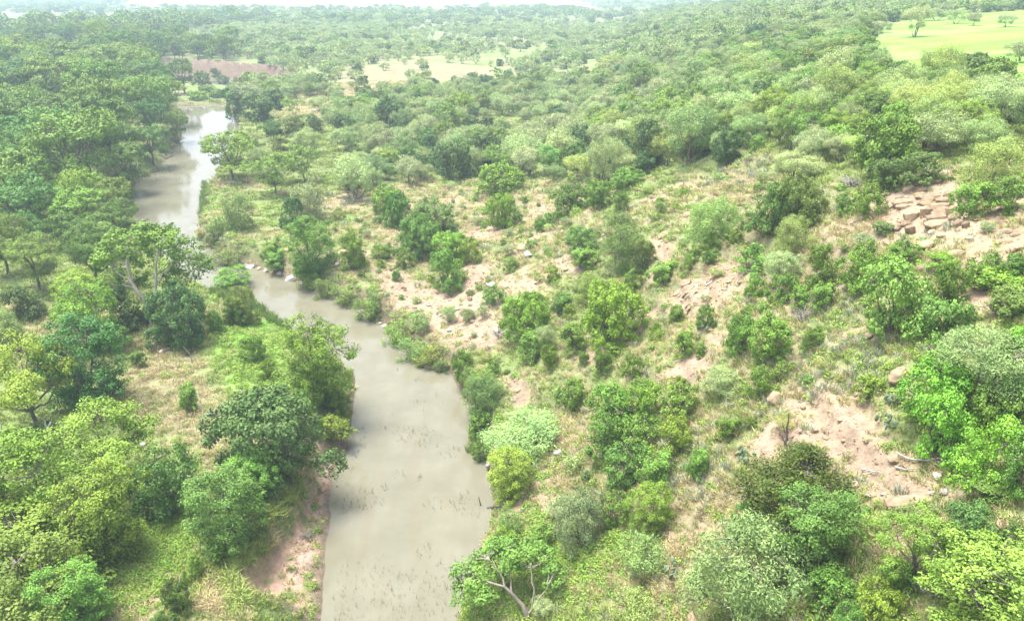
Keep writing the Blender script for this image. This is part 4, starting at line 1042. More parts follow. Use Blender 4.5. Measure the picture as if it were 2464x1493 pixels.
def scatter(name, templates, mats, pos, rot, scl, var, label, cat, tilt=0.0):
    """one object whose geometry nodes set copies of its own small templates on its own loose points"""
    V, Fs, T, MI, tid, off = [], {}, {}, {}, [], 0
    for k, (v, fl, tint, mi) in enumerate(templates):
        V.append(v); tid.append(np.full(len(v), k))
        for f in fl:
            if len(f):
                Fs.setdefault(f.shape[1], []).append(f + off)
        off += len(v)
    tint_all, mi_all, faces = [], [], []
    for nc in Fs:
        faces.append(np.concatenate(Fs[nc]))
    for nc in Fs:
        for k, (v, fl, tint, mi) in enumerate(templates):
            j = 0
            for f in fl:
                if len(f) and f.shape[1] == nc:
                    tint_all.append(tint[j:j + len(f)]); mi_all.append(mi[j:j + len(f)])
                j += len(f)
    V = np.concatenate(V + [pos]); tid = np.concatenate(tid + [100 + np.asarray(var)])
    me = mesh_from(name, V, faces, mats, midx=np.concatenate(mi_all), tint=np.concatenate(tint_all))
    n0 = off
    me.attributes.new('tid', 'INT', 'POINT').data.foreach_set('value', tid.astype(np.int32))
    r3 = np.zeros((len(V), 3), np.float32); r3[n0:, 2] = rot
    if tilt:
        r3[n0:, :2] = np.random.default_rng(2).normal(0, tilt, (len(pos), 2))
    me.attributes.new('turn', 'FLOAT_VECTOR', 'POINT').data.foreach_set('vector', r3.ravel())
    s3 = np.ones((len(V), 3), np.float32); s3[n0:] = scl
    me.attributes.new('size', 'FLOAT_VECTOR', 'POINT').data.foreach_set('vector', s3.ravel())
    o = link(name, me)
    tag(o, label, cat, kind='stuff')
    g = bpy.data.node_groups.new(name, 'GeometryNodeTree')
    g.interface.new_socket('Geometry', in_out='INPUT', socket_type='NodeSocketGeometry')
    g.interface.new_socket('Geometry', in_out='OUTPUT', socket_type='NodeSocketGeometry')
    N, Lk = g.nodes, g.links
    gi, go = N.new('NodeGroupInput'), N.new('NodeGroupOutput')
    join = N.new('GeometryNodeJoinGeometry')
    def attr(nm, ty):
        a = N.new('GeometryNodeInputNamedAttribute'); a.data_type = ty; a.inputs[0].default_value = nm
        return a.outputs[0]
    aid, atn, asz = attr('tid', 'INT'), attr('turn', 'FLOAT_VECTOR'), attr('size', 'FLOAT_VECTOR')
    def pick(k):
        c = N.new('FunctionNodeCompare'); c.data_type = 'INT'; c.operation = 'EQUAL'
        ins = [s for s in c.inputs if s.type == 'INT']
        Lk.new(aid, ins[0]); ins[1].default_value = k
        s = N.new('GeometryNodeSeparateGeometry'); s.domain = 'POINT'
        Lk.new(gi.outputs[0], s.inputs[0]); Lk.new(c.outputs[0], s.inputs[1])
        return s.outputs[0]
    for k in range(len(templates)):
        ip = N.new('GeometryNodeInstanceOnPoints')
        Lk.new(pick(100 + k), ip.inputs['Points']); Lk.new(pick(k), ip.inputs['Instance'])
        Lk.new(atn, ip.inputs['Rotation']); Lk.new(asz, ip.inputs['Scale'])
        Lk.new(ip.outputs[0], join.inputs[0])
    Lk.new(join.outputs[0], go.inputs[0])
    md = o.modifiers.new('spread', 'NODES'); md.node_group = g
    return o
def plant_template(key, L):
    out = []
    for V, Q, T, tv, tq in KINDS[key][L]:
        out.append((np.concatenate([V, tv]), [Q, tq + len(V)], np.concatenate([T, np.zeros(len(tq))]), np.concatenate([np.zeros(len(Q)), np.ones(len(tq))])))
    return out
WORDS = dict(pecan=('distant_woodland', 'distant dark green riverside woods fading into the haze', 'woodland'),
             hackberry=('distant_hackberries', 'smaller leafy trees filling the far woods', 'woodland'),
             mesquite=('mesquite_scrub', 'pale mesquite scrub covering the far flats to the horizon', 'scrub'),
             oak=('distant_thicket', 'dark shrubs dotted through the far scrub and woods', 'scrub'))
for k, ids in rest.items():
    for L, lo_, hi_ in (('mid', 0, 230), ('low', 230, 1e9)):
        sel = [i for i in ids if lo_ <= math.hypot(WOODS[i][1], WOODS[i][2]) < hi_]
        if not sel:
            continue
        tp = plant_template(k, L)
        rg = np.random.default_rng(17)
        pos = np.array([[WOODS[i][1], WOODS[i][2], wz[i] - .1] for i in sel])
        w_, h_ = np.array([WOODS[i][3] for i in sel]) / KINDS[k]['W'], np.array([WOODS[i][4] for i in sel]) / KINDS[k]['H']
        nm, lb, ct = WORDS[k]
        if L == 'mid':
            nm, lb = {'pecan': ('riverside_woods', 'riverside trees packed behind the front crowns'), 'hackberry': ('plateau_woods', 'leafy trees packed among the mesquites'),
                      'mesquite': ('mesquite_thicket', 'mesquite thicket packed behind the separate trees'), 'oak': ('shrub_thicket', 'dark shrubs packed between the plateau trees')}[k]
        scatter(nm, tp, [M[KINDS[k]['leaf']], M[KINDS[k]['bark']]], pos, rg.uniform(0, 6.28, len(sel)), np.stack([w_, w_, h_], -1), rg.integers(0, len(tp), len(sel)), lb, ct)
print('plants', len(PLANTS), used, {k: len(v) for k, v in rest.items()})
#PART3
# ------------------------------------------------------------------ trees with a shape of their own
def own_tree(name, bpx, limbs, lobes, leaf, bark, n_leaf, size, kw, label, tint=(1, 1, 1), w=6.0):
    P = at(*bpx)[0]
    root = link(name)
    root.location = (P[0], P[1], P[2] - .05)
    rg = np.random.default_rng(int(bpx[0]))
    paths = []
    for pts, r0, r1 in limbs:
        pts = np.array(pts, float)
        t = np.linspace(0, 1, len(pts)); tt = np.linspace(0, 1, len(pts) * 3 - 2)
        fine = np.stack([np.interp(tt, t, pts[:, i]) for i in range(3)], 1)
        fine[1:-1] += rg.normal(0, .05, fine[1:-1].shape)
        paths.append((fine, np.linspace(r0, r1, len(fine))))
    V, Q, T, cp = foliage(rg, lobes, n_leaf, size, **kw)
    ends = [p[0][-1] for p in paths]
    tw = [limb(rg, min(ends, key=lambda q: ((q - p) ** 2).sum()), p, .04, .012, 4, .18) for p in cp[::2]]
    tv, tq = tubes(paths + tw, 8)
    link('trunk', mesh_from('trunk', tv, [tq], [M[bark]], smooth=True), root)
    c = link('crown', mesh_from('crown', V, [Q], [M[leaf]], tint=T), root)
    c.color = (*tint, 1)
    tag(root, label, 'tree')
    LABELLED.append(label)
    return P
LABELLED = []
own_tree('broadleaf_tree', (372, 790), [
    ([(0, 0, -.3), (-.05, 0, 1.0), (-.1, .1, 2.0)], .32, .24),
    ([(-.1, .1, 1.9), (-.7, .2, 3.2), (-1.5, .4, 4.7), (-1.7, .8, 6.5), (-1.6, 1.4, 8.0)], .22, .07),
    ([(-.1, .1, 1.9), (.5, .2, 3.1), (.8, .5, 4.6), (1.0, .9, 6.4), (1.3, 1.4, 8.0)], .21, .07),
    ([(-1.45, .4, 4.6), (-2.4, .5, 5.4), (-3.2, .9, 6.0)], .09, .03), ([(-1.2, .3, 4.0), (-2.2, .2, 4.5)], .06, .02),
    ([(.75, .45, 4.4), (1.7, 1.0, 5.6), (2.7, 1.6, 6.6)], .10, .03), ([(-1.6, .6, 5.8), (-1.2, .2, 6.7), (-1.1, .5, 7.5)], .07, .03), ([(.5, .2, 3.0), (1.6, .3, 3.6), (2.4, .9, 3.7)], .06, .02)],
    [((-1.8, 1.6, 7.9), (1.7, 1.6, 1.3)), ((.2, 1.8, 8.5), (1.7, 1.6, 1.2)), ((2.0, 1.6, 8.2), (1.7, 1.5, 1.3)), ((-3.5, 1.9, 6.7), (1.5, 1.5, 1.2)), ((3.6, 1.9, 7.0), (1.5, 1.4, 1.3)),
     ((-2.9, 3.0, 5.4), (1.6, 1.3, 1.4)), ((0, 3.2, 6.2), (1.9, 1.3, 1.7)), ((2.9, 3.0, 5.6), (1.6, 1.3, 1.5)), ((4.2, 2.4, 5.2), (1.2, 1.1, 1.3)), ((-4.3, 2.6, 4.6), (1.2, 1.2, 1.3)), ((-1.2, 3.4, 3.8), (1.5, 1.0, 1.3)), ((1.8, 3.4, 3.6), (1.5, 1.0, 1.3)), ((-.4, .5, 8.6), (1.3, 1.2, .8))],
    'pecan', 'pale_bark', 11000, .24, dict(aspect=1.5, n_clump=150, clump_r=.6, up=.55, zmin=-.5, zfloor=2.2), 'tall tree with a pale bare forked trunk on the left bank', (1.05, 1.0, .9))
own_tree('broadleaf_tree', (1271, 1488), [
    ([(0, 0, -.4), (-.15, .1, .6), (-.75, .3, 1.35)], .15, .10),
    ([(-.75, .3, 1.35), (-1.5, .5, 1.9), (-2.4, .6, 2.0), (-3.2, .7, 1.9)], .085, .025), ([(-.75, .3, 1.35), (-.95, .6, 2.1), (-.8, 1.0, 2.8)], .08, .025),
    ([(-1.2, .45, 1.75), (-1.5, .9, 2.4), (-2.1, 1.3, 2.8)], .06, .02), ([(0, .05, .35), (.45, .2, 1.1), (1.0, .5, 1.8)], .07, .02), ([(.2, .1, .7), (.3, .5, 1.7), (.1, 1.0, 2.5)], .05, .02)],
    [((-2.9, 1.0, 1.9), (.9, .8, .6)), ((-1.9, 1.5, 2.5), (1.0, .9, .7)), ((-.7, 1.8, 2.8), (1.0, .9, .7)), ((.6, 1.7, 2.4), (.9, .8, .7)), ((1.4, 1.2, 1.9), (.7, .7, .6)), ((-3.5, .5, 1.2), (.7, .6, .5)), ((-2.6, .2, 1.4), (.7, .5, .5)), ((-1.4, 2.4, 1.9), (1., .8, .7)), ((0.2, 2.5, 1.9), (1., .8, .7)), ((-2.5, 2.0, 1.6), (.8, .8, .6))],
    'pecan', 'tan_bark', 8500, .15, dict(aspect=1.7, n_clump=95, clump_r=.42, up=.6, zmin=-.4, zfloor=.5), 'low spreading tree with pale limbs overhanging the water at the bottom', (.9, 1.0, 1.0))

# ------------------------------------------------------------------ stones
def hull_mesh(name, seed, dims, n=22, mat='sandstone', box=.55):
    rg = np.random.default_rng(seed)
    p = rg.normal(size=(n, 3)); p /= np.abs(p).max(1, keepdims=True) ** box * np.linalg.norm(p, axis=1, keepdims=True) ** (1 - box)
    p *= np.array(dims) * .5
    bm = bmesh.new()
    for q in p:
        bm.verts.new(q)
    r = bmesh.ops.convex_hull(bm, input=bm.verts)
    bmesh.ops.delete(bm, geom=[v for v in bm.verts if not v.link_faces], context='VERTS')
    bmesh.ops.bevel(bm, geom=list(bm.edges), offset=.035 * min(dims), segments=1, affect='EDGES')
    me = bpy.data.meshes.new(name)
    bm.to_mesh(me); bm.free()
    me.materials.append(M[mat])
    return me
ROCKS = {m: [hull_mesh('rock', 40 + i, (1, .85, .75), mat=m) for i in range(5)] for m in ('sandstone', 'greystone')}
SLABS = {m: [hull_mesh('slab', 60 + i, (1, .75, .34), 26, m, .8) for i in range(4)] for m in ('sandstone', 'greystone')}
BLOCKS = [hull_mesh('block', 80 + i, (1, .8, .8), 26, 'sandstone', .72) for i in range(4)]
STONES = []
def slope_normal(x, y):
    e = .5
    n = Vector((float(height(x - e, y) - height(x + e, y)), float(height(x, y - e) - height(x, y + e)), 2 * e))
    return n.normalized()
def stone(me, P, wm, hm, name='boulder', parent=None, yaw=None, lay=.7, sink=.25, dm=None, tint=(1, 1, 1), tilt=0.08):
    o = link(name, me, parent)
    n = Vector((0, 0, 1)).lerp(slope_normal(P[0], P[1]), lay)
    q = Vector((0, 0, 1)).rotation_difference(n)
    m = q.to_matrix() @ Matrix.Rotation(float(RNG.uniform(0, 6.28)) if yaw is None else yaw, 3, 'Z') @ Matrix.Rotation(float(RNG.normal(0, tilt)), 3, 'X')
    loc = Vector((P[0], P[1], P[2] + hm * (.5 - sink)))
    off = parent.location if parent is not None else Vector((0, 0, 0))
    o.matrix_local = Matrix.Translation(loc - off) @ m.to_4x4() @ Matrix.Diagonal((wm, dm or wm * .85, hm, 1))
    o.color = (*tint, 1)
    return o
BOULDERS = [  # x, y, width, height in the photograph, stone, label
 (2157, 552, 24, 28, 's', None), (2188, 560, 30, 36, 's', 'leaning pale sandstone block below the left end of the outcrop'), (2222, 598, 44, 30, 's', 'large pale boulder with a pointed top below the outcrop'), (2200, 606, 30, 18, 's', None), (2079, 567, 24, 18, 's', None),
 (2160, 578, 28, 14, 's', None), (2318, 660, 66, 26, 's', 'broad flat boulder on the right slope below the outcrop'), (2318, 680, 30, 20, 's', None), (2300, 613, 40, 16, 's', None), (2088, 812, 28, 20, 's', None), (2157, 912, 52, 46, 's', 'rounded tan boulder above the small cactus on the bare slope'),
 (2148, 1106, 36, 30, 's', 'tan boulder at the end of the curved dead branch'), (2056, 1168, 24, 16, 's', None), (2083, 1195, 14, 20, 'g', None), (2254, 1148, 28, 22, 'g', 'grey boulder above the flat boulder'), (2274, 1184, 32, 18, 'g', None), (2240, 1188, 20, 15, 'g', None),
 (2412, 1264, 40, 30, 's', None), (1753, 1454, 26, 18, 's', None), (1690, 1280, 24, 18, 's', None), (1862, 962, 40, 34, 's', 'squarish tan rock at the foot of the bright upright bush'), (1960, 1037, 20, 18, 's', None), (1925, 1040, 12, 14, 's', None),
 (1270, 614, 30, 18, 'g', 'light grey boulder alone in the middle of the upper slope'), (1180, 688, 26, 18, 'g', None), (1194, 799, 22, 22, 'g', 'whitish round stone at the right rim of the scree fan'), (1080, 797, 14, 12, 'g', None), (1128, 704, 18, 14, 'g', None), (1130, 722, 16, 18, 's', None),
 (1218, 693, 14, 12, 'g', None), (1150, 680, 20, 14, 's', None), (1216, 573, 16, 10, 's', None), (1245, 573, 14, 10, 's', None), (702, 675, 36, 12, 'g', 'long white stone at the water edge of the stony shore'), (602, 645, 28, 12, 'g', None), (590, 641, 16, 9, 'g', None), (640, 652, 18, 10, 'g', None),
 (655, 656, 16, 9, 's', None), (672, 661, 18, 10, 'g', None), (622, 648, 14, 8, 's', None), (725, 682, 18, 10, 'g', None), (690, 604, 16, 11, 's', None), (691, 584, 14, 10, 'g', None), (810, 640, 20, 16, 'g', None), (823, 610, 30, 14, 's', None), (790, 615, 14, 10, 'g', None),
 (912, 780, 16, 10, 'g', None), (925, 787, 18, 12, 'g', None), (938, 795, 14, 10, 'g', None), (1078, 880, 20, 18, 's', 'small tan stone in the undercut bank at the river narrows'), (497, 592, 16, 9, 's', None), (1179, 1124, 24, 30, 'g', 'pale boulder at the right water edge behind the yellow green sapling'), (1342, 1094, 24, 24, 'g', 'pale stone beside the wide feathery mesquite by the water'),
 (1316, 1214, 14, 12, 's', None), (1542, 1364, 18, 18, 'g', None), (1594, 573, 22, 16, 's', None), (1640, 575, 14, 10, 's', None), (344, 1071, 18, 12, 'g', 'pale stone in the dry grass behind the twisted dead trunk'), (1666, 1487, 34, 22, 's', None), (1952, 1392, 24, 24, 's', None), (1928, 1440, 34, 16, 's', None),
 (1841, 1442, 30, 22, 's', None), (2054, 1443, 14, 18, 's', None), (1740, 945, 16, 10, 's', None), (2125, 1190, 16, 12, 'g', None), (1985, 1055, 14, 10, 's', None), (2020, 1010, 16, 10, 's', None), (1930, 980, 18, 12, 's', None), (2060, 950, 16, 10, 's', None), (2070, 575, 16, 10, 's', None), (2240, 560, 24, 14, 's', None),
 (2262, 570, 20, 12, 's', None), (2330, 575, 22, 12, 's', None), (2420, 560, 30, 16, 's', None), (2440, 600, 34, 22, 's', None), (2400, 585, 20, 14, 's', None), (2130, 470, 22, 12, 's', None), (2225, 412, 22, 14, 'g', None), (2240, 430, 18, 10, 's', None), (1500, 640, 12, 8, 's', None), (1420, 655, 12, 8, 's', None),
 (1360, 650, 14, 9, 's', None), (1100, 745, 14, 10, 'g', None), (1060, 760, 12, 9, 'g', None), (1135, 775, 14, 10, 's', None), (1030, 735, 14, 9, 'g', None), (1160, 755, 14, 9, 's', None), (1245, 940, 18, 10, 's', None), (1235, 965, 14, 9, 'g', None),
]
ba = np.array([b[:4] for b in BOULDERS], float)
P_, dep_, s_, c_ = geom(ba[:, 0], ba[:, 1])
for i, b in enumerate(BOULDERS):
    mp = dep_[i] / F
    wm, hm = b[2] * mp, max(b[3] * mp * .95, .45 * b[2] * mp)
    mt = 'sandstone' if b[4] == 's' else 'greystone'
    o = stone(ROCKS[mt][i % 5], P_[i], wm, hm)
    o['category'] = 'rock'
    STONES.append(dict(o=o, key=mt, x=P_[i][0], y=P_[i][1], z=P_[i][2], label=b[5], tint=(1, 1, 1), dist=1, w=wm))
# the flat boulder, the outcrop and the scar of slabs
P, dep, s, c = geom([2186], [1218]); mp = dep[0] / F
o = stone(BLOCKS[2], P[0], 108 * mp, 46 * mp, yaw=-.15, dm=62 * mp, sink=.3, lay=.45)
tag(o, 'large flat topped pale boulder behind the lime tree in the lower right', 'rock'); o.name = 'flat_boulder'
def stone_group(name, label, cat, rows, lay, part, blocky=False, thin=1.0):
    a = np.array([r[:4] for r in rows], float)
    P, dep, s, c = geom(a[:, 0], a[:, 1])
    root = link(name); root.location = tuple(P.mean(0))
    tag(root, label, cat)
    for i, r in enumerate(rows):
        mp = dep[i] / F
        stone((BLOCKS if blocky else SLABS['greystone' if len(r) > 4 and r[4] == 'g' else 'sandstone'])[i % 4], P[i], r[2] * mp, max(.12, r[3] * mp * thin), part, root,
              yaw=float(RNG.normal(0.1, .35)), lay=lay, sink=.45 if blocky else .4, dm=r[2] * mp * float(RNG.uniform(.6, .9)), tilt=.05)
stone_group('rock_outcrop', 'layered tan sandstone outcrop high on the right slope under the crest', 'rock outcrop',
    [(2190, 528, 44, 28), (2180, 540, 30, 20), (2168, 490, 48, 18), (2172, 500, 36, 14), (2262, 500, 56, 18), (2264, 512, 54, 18), (2258, 527, 58, 20), (2252, 542, 62, 18), (2286, 518, 28, 28), (2298, 525, 36, 30), (2304, 544, 28, 24), (2321, 546, 20, 22), (2277, 542, 18, 16),
     (2228, 490, 44, 22), (2238, 478, 54, 20), (2215, 478, 30, 16), (2225, 520, 30, 30), (2240, 545, 30, 16), (2212, 470, 26, 12), (2270, 485, 40, 16)], .25, 'block', True, 1.5)
scar = [(1620, 708, 42, 18), (1727, 656, 30, 16), (1672, 690, 22, 12, 'g'), (1661, 736, 40, 14), (1611, 745, 26, 12), (1638, 726, 28, 12), (1665, 708, 22, 10), (1754, 645, 30, 16), (1688, 711, 34, 11), (1709, 672, 30, 12)]
rg_ = np.random.default_rng(4)
while len(scar) < 46:
    t, u = rg_.random(), rg_.normal(0, 1)
    scar.append((1610 + 150 * t + 9 * u, 738 - 95 * t + 12 * u, rg_.uniform(12, 30), rg_.uniform(6, 11)) + (('g',) if rg_.random() < .2 else ()))
stone_group('rock_slab_scar', 'bare scar of thin tan rock slabs stepping down the middle right slope', 'rock ledge', scar, .95, 'slab', thin=.8)
stone_group('rock_ledge', 'short broken rock ledge at the right rim of the slab scar', 'rock ledge', [(1752, 680, 16, 22), (1781, 680, 20, 20), (1820, 670, 24, 16), (1804, 652, 18, 18, 'g'), (1790, 736, 44, 14), (1772, 700, 20, 12)], .6, 'block')

# ------------------------------------------------------------------ dead wood
def wood(name, cat, label, runs, r, mat='dead_wood', lying=False, lift=0.0, group=None):
    """runs: polylines in the photograph; the first point of the first is the foot. standing: drawn up in the plane of the foot"""
    foot = runs[0][0]
    P, dep, s, c = geom([foot[0]], [foot[1]])
    B, mp = P[0], dep[0] / F
    paths = []
    rg = np.random.default_rng(int(foot[0] * 3 + foot[1]))
    for k, run in enumerate(runs):
        a = np.array(run, float)
        if lying:
            G = at(a[:, 0], a[:, 1])
            pts = G - B + np.array([0, 0, r * .6 + lift])
        else:
            dx, dz = (a[:, 0] - foot[0]) * mp, (foot[1] - a[:, 1]) * mp / c[0]
            pts = np.stack([dx, rg.normal(0, .12, len(a)) * np.abs(dz) * .6, dz], 1)
            if k == 0:
                pts[0, 2] -= .2
        t = np.linspace(0, 1, len(a)); tt = np.linspace(0, 1, len(a) * 3 - 2)
        fine = np.stack([np.interp(tt, t, pts[:, i]) for i in range(3)], 1)
        fine[1:-1] += rg.normal(0, r * .35, fine[1:-1].shape)
        r0 = r if k == 0 else r * .55
        paths.append((fine, np.linspace(r0, r0 * .35, len(fine))))
    v, q = tubes(paths[:1], 7)
    body = link(name); body.location = tuple(B)
    link('trunk', mesh_from('trunk', v, [q], [M[mat]], smooth=True), body)
    for p in paths[1:]:
        v, q = tubes([p], 5)
        link('branch', mesh_from('branch', v, [q], [M[mat]], smooth=True), body)
    tag(body, label, cat, group)
    return body
wood('dead_tree', 'dead tree', 'leaning grey dead trunk at the left edge over the pale lime crown', [[(62, 1090), (40, 1045), (15, 1028), (0, 1020)], [(32, 1040), (24, 1022), (14, 1014)], [(15, 1028), (-8, 1012)]], .17)
wood('dead_tree', 'dead tree', 'dark dead trunk with a broken top near the left edge', [[(112, 1112), (120, 1060), (140, 1035), (156, 1012)], [(135, 1042), (132, 1020), (126, 1008)], [(140, 1035), (148, 1018)]], .13)
wood('dead_tree', 'dead tree', 'twisted pale dead trunk under the yellow green umbrella tree', [[(264, 1160), (274, 1115), (276, 1100), (294, 1078)], [(274, 1108), (265, 1085), (264, 1070)], [(278, 1110), (292, 1128), (308, 1132)], [(268, 1140), (258, 1158)]], .14)
wood('fallen_branch', 'branch', 'grey fallen branch with a forked end on the left bank', [[(424, 1150), (450, 1158), (482, 1174), (508, 1174)], [(480, 1172), (505, 1158)]], .10, lying=True, lift=.25)
wood('fallen_log', 'log', 'short tan log in the grass beyond the white dead shrub', [[(386, 853), (405, 843), (424, 836)], [(421, 838), (422, 826)]], .20, 'pale_bark', lying=True)
wood('dead_shrub', 'dead shrub', 'small white dead shrub standing in the grass of the left bank', [[(464, 875), (462, 852), (448, 832)], [(463, 862), (474, 850), (473, 834)], [(462, 864), (446, 858), (440, 848)], [(464, 868), (470, 858)]], .05)
wood('fallen_log', 'log', 'white weathered log in the grass by the dark fine leaved tree', [[(500, 1003), (520, 993), (548, 984)], [(540, 987), (553, 968)]], .16, lying=True)
wood('fallen_branch', 'branch', 'short white branch in the grass above the white weathered log', [[(576, 940), (582, 948), (589, 953)]], .07, lying=True, lift=.1)
wood('fallen_branch', 'branch', 'bare pale branches rising at the bottom left beside the pink soil strip', [[(436, 1468), (438, 1440), (447, 1400)], [(437, 1455), (418, 1445)], [(446, 1446), (455, 1428), (478, 1412)], [(455, 1428), (462, 1418)]], .06)
wood('driftwood', 'driftwood', 'black lump of driftwood by the left water edge', [[(810, 1172), (816, 1177), (824, 1182)]], .11, 'dark_wood', lying=True)
wood('driftwood', 'driftwood', 'dark broken stick standing in the water near the right bank', [[(1154, 1224), (1157, 1212), (1152, 1196)], [(1155, 1220), (1149, 1236)], [(1156, 1218), (1162, 1224)]], .06, 'dark_wood')
wood('fallen_log', 'log', 'dark log lying half in the water at the right bank', [[(1172, 1226), (1185, 1224), (1204, 1221)]], .13, 'dark_wood', lying=True, lift=.05)
wood('dead_tree', 'dead tree', 'dark bare snag standing above the juniper', [[(1892, 1072), (1884, 1040), (1880, 993)], [(1890, 1062), (1872, 1046), (1856, 1038)], [(1891, 1058), (1908, 1046), (1926, 1022)], [(1884, 1042), (1874, 1020)], [(1908, 1046), (1930, 1032)], [(1872, 1046), (1862, 1030)]], .08, 'bark')
wood('fallen_branch', 'branch', 'long curved grey branch lying right of the juniper', [[(2152, 1098), (2180, 1112), (2225, 1118), (2258, 1112), (2292, 1102)], [(2225, 1118), (2270, 1122)]], .06, lying=True, lift=.2)
wood('fallen_branch', 'branch', 'thin grey branch just below the long curved branch', [[(2152, 1130), (2180, 1135), (2206, 1133)]], .045, lying=True, lift=.12)
wood('fallen_branch', 'branch', 'dry sticks lying just right of the juniper', [[(2070, 1135), (2092, 1140), (2122, 1146)], [(2078, 1150), (2100, 1142), (2118, 1136)], [(2085, 1130), (2098, 1150)]], .05, lying=True, lift=.15)
wood('dead_tree', 'dead tree', 'pair of bare grey snags in the plateau woods near the right edge', [[(2326, 302), (2316, 275), (2300, 252)], [(2322, 290), (2326, 268), (2320, 248)], [(2324, 284), (2338, 262)], [(2312, 268), (2296, 262)]], .10)
wood('dead_tree', 'dead tree', 'dark leaning dead trunk above the crest thicket', [[(2074, 394), (2056, 365), (2048, 340)], [(2052, 352), (2064, 336), (2074, 330)], [(2048, 342), (2040, 330)]], .10, 'bark')
wood('dead_tree', 'dead tree', 'thin bare pale tree left of the grassy knoll', [[(1642, 468), (1641, 448), (1638, 420)], [(1641, 446), (1652, 428)], [(1640, 440), (1632, 426)]], .06)
wood('fallen_branch', 'branch', 'bent bare branch arching in the plateau woods', [[(2012, 352), (2005, 335), (1985, 324), (1958, 314)], [(1990, 326), (1975, 332), (1958, 332)]], .08)
wood('fallen_branch', 'branch', 'dark branch lying on the slope above the scree fan', [[(938, 652), (952, 645), (966, 634)]], .07, 'bark', lying=True, lift=.1)
wood('driftwood', 'driftwood', 'dark drift snag in the far end of the pool', [[(508, 261), (516, 260), (523, 261)], [(518, 260), (521, 254)]], .22, 'dark_wood', lying=True)
wood('fallen_branch', 'branch', 'white fallen branch at the left water edge of the second bend', [[(386, 376), (398, 382), (412, 378), (424, 372)], [(398, 382), (392, 370)]], .13, lying=True, lift=.3)
def brush(label, px, py, wpx, n, up, seed):
    P, dep, s, c = geom([px], [py]); B, mp = P[0], dep[0] / F
    rg = np.random.default_rng(seed)
    R = wpx * mp * .5
    paths = []
    for _ in range(n):
        a = rg.uniform(0, 6.28)
        st = np.array([rg.normal(0, .25 * R), rg.normal(0, .25 * R), 0])
        en = st + np.array([math.cos(a) * R * rg.uniform(.5, 1), math.sin(a) * R * rg.uniform(.4, 1), R * up * rg.uniform(.4, 1.2)])
        paths.append(limb(rg, st, en, .03, .012, 5, .15, .1))
    v, q = tubes(paths, 4)
    o = link('brush_pile', mesh_from('brush_pile', v, [q], [M['dead_wood']], smooth=True)); o.location = tuple(B)
    tag(o, label, 'dead brush')
brush('fan of bare grey twigs left of the large pale tree on the right slope', 1932, 772, 62, 34, 1.0, 1)
brush('heap of dead grey brush under the crest thicket', 2050, 442, 80, 45, .35, 2)
brush('dead brush at the foot of the bushes left of the outcrop', 2020, 508, 60, 34, .5, 3)
brush('bare grey twigs beneath the big bright bush by the scree', 1205, 808, 50, 26, .6, 4)
brush('dead grey twigs on the right slope above the umbrella mesquite', 2265, 735, 60, 28, .5, 5)
brush('grey twigs among the bushes at the right edge', 2350, 1100, 70, 34, .7, 6)
brush('dead twigs in the feathery mesquite of the mid slope', 1490, 590, 46, 22, .9, 7)
brush('tangle of grey twigs under the dark shrub in mid slope', 1385, 608, 44, 24, .5, 8)
brush('grey twigs beneath the leaning trunk of the lime tree', 2240, 1420, 70, 34, .6, 9)
brush('bare twigs between the thicket and the slab scar', 1600, 1075, 50, 24, .6, 10)
brush('heap of brown sticks on the top of the red eroded bank', 735, 1290, 40, 26, .5, 11)

# ------------------------------------------------------------------ prickly pears
pad = mesh_from('pad', *(lambda n, m: ([(math.sin(math.pi * i / n) * math.cos(6.2832 * j / m) * .5, math.sin(math.pi * i / n) * math.sin(6.2832 * j / m) * .11, .5 - math.cos(math.pi * i / n) * .55) for i in range(n + 1) for j in range(m)],
    [np.array([[i * m + j, i * m + (j + 1) % m, (i + 1) * m + (j + 1) % m, (i + 1) * m + j] for i in range(n) for j in range(m)])]))(5, 7), [M['cactus']], smooth=True)
for px, py, w, n, lb in [(2145, 968, 34, 18, 'small prickly pear below the rounded tan boulder'), (1794, 1104, 50, 24, 'wide prickly pear left of the juniper top'), (2133, 1022, 50, 22, 'prickly pear left of the big right hand bush'),
                         (1622, 1378, 60, 26, 'prickly pear at the bottom left of the big pale mesquite'), (1690, 795, 34, 16, 'prickly pear under the small bush by the slab scar'), (1738, 440, 44, 16, 'silvery prickly pear on the grassy knoll'), (1475, 1010, 30, 14, 'prickly pear at the left side of the big thicket')]:
    P, dep, s, c = geom([px], [py]); B, R = P[0], w * dep[0] / F * .5
    root = link('prickly_pear'); root.location = tuple(B); tag(root, lb, 'cactus')
    for k in range(n):
        a, q = RNG.uniform(0, 6.28), math.sqrt(RNG.random()) * R
        o = link('pad', pad, root)
        sz = float(RNG.uniform(.2, .34))
        o.location = (math.cos(a) * q, math.sin(a) * q, float(RNG.uniform(-.05, .45) * (1 - q / R * .6)))
        o.rotation_euler = (float(RNG.normal(0, .4)), float(RNG.normal(0, .4)), float(RNG.uniform(0, 6.28)))
        o.scale = (sz * .85, sz, sz)

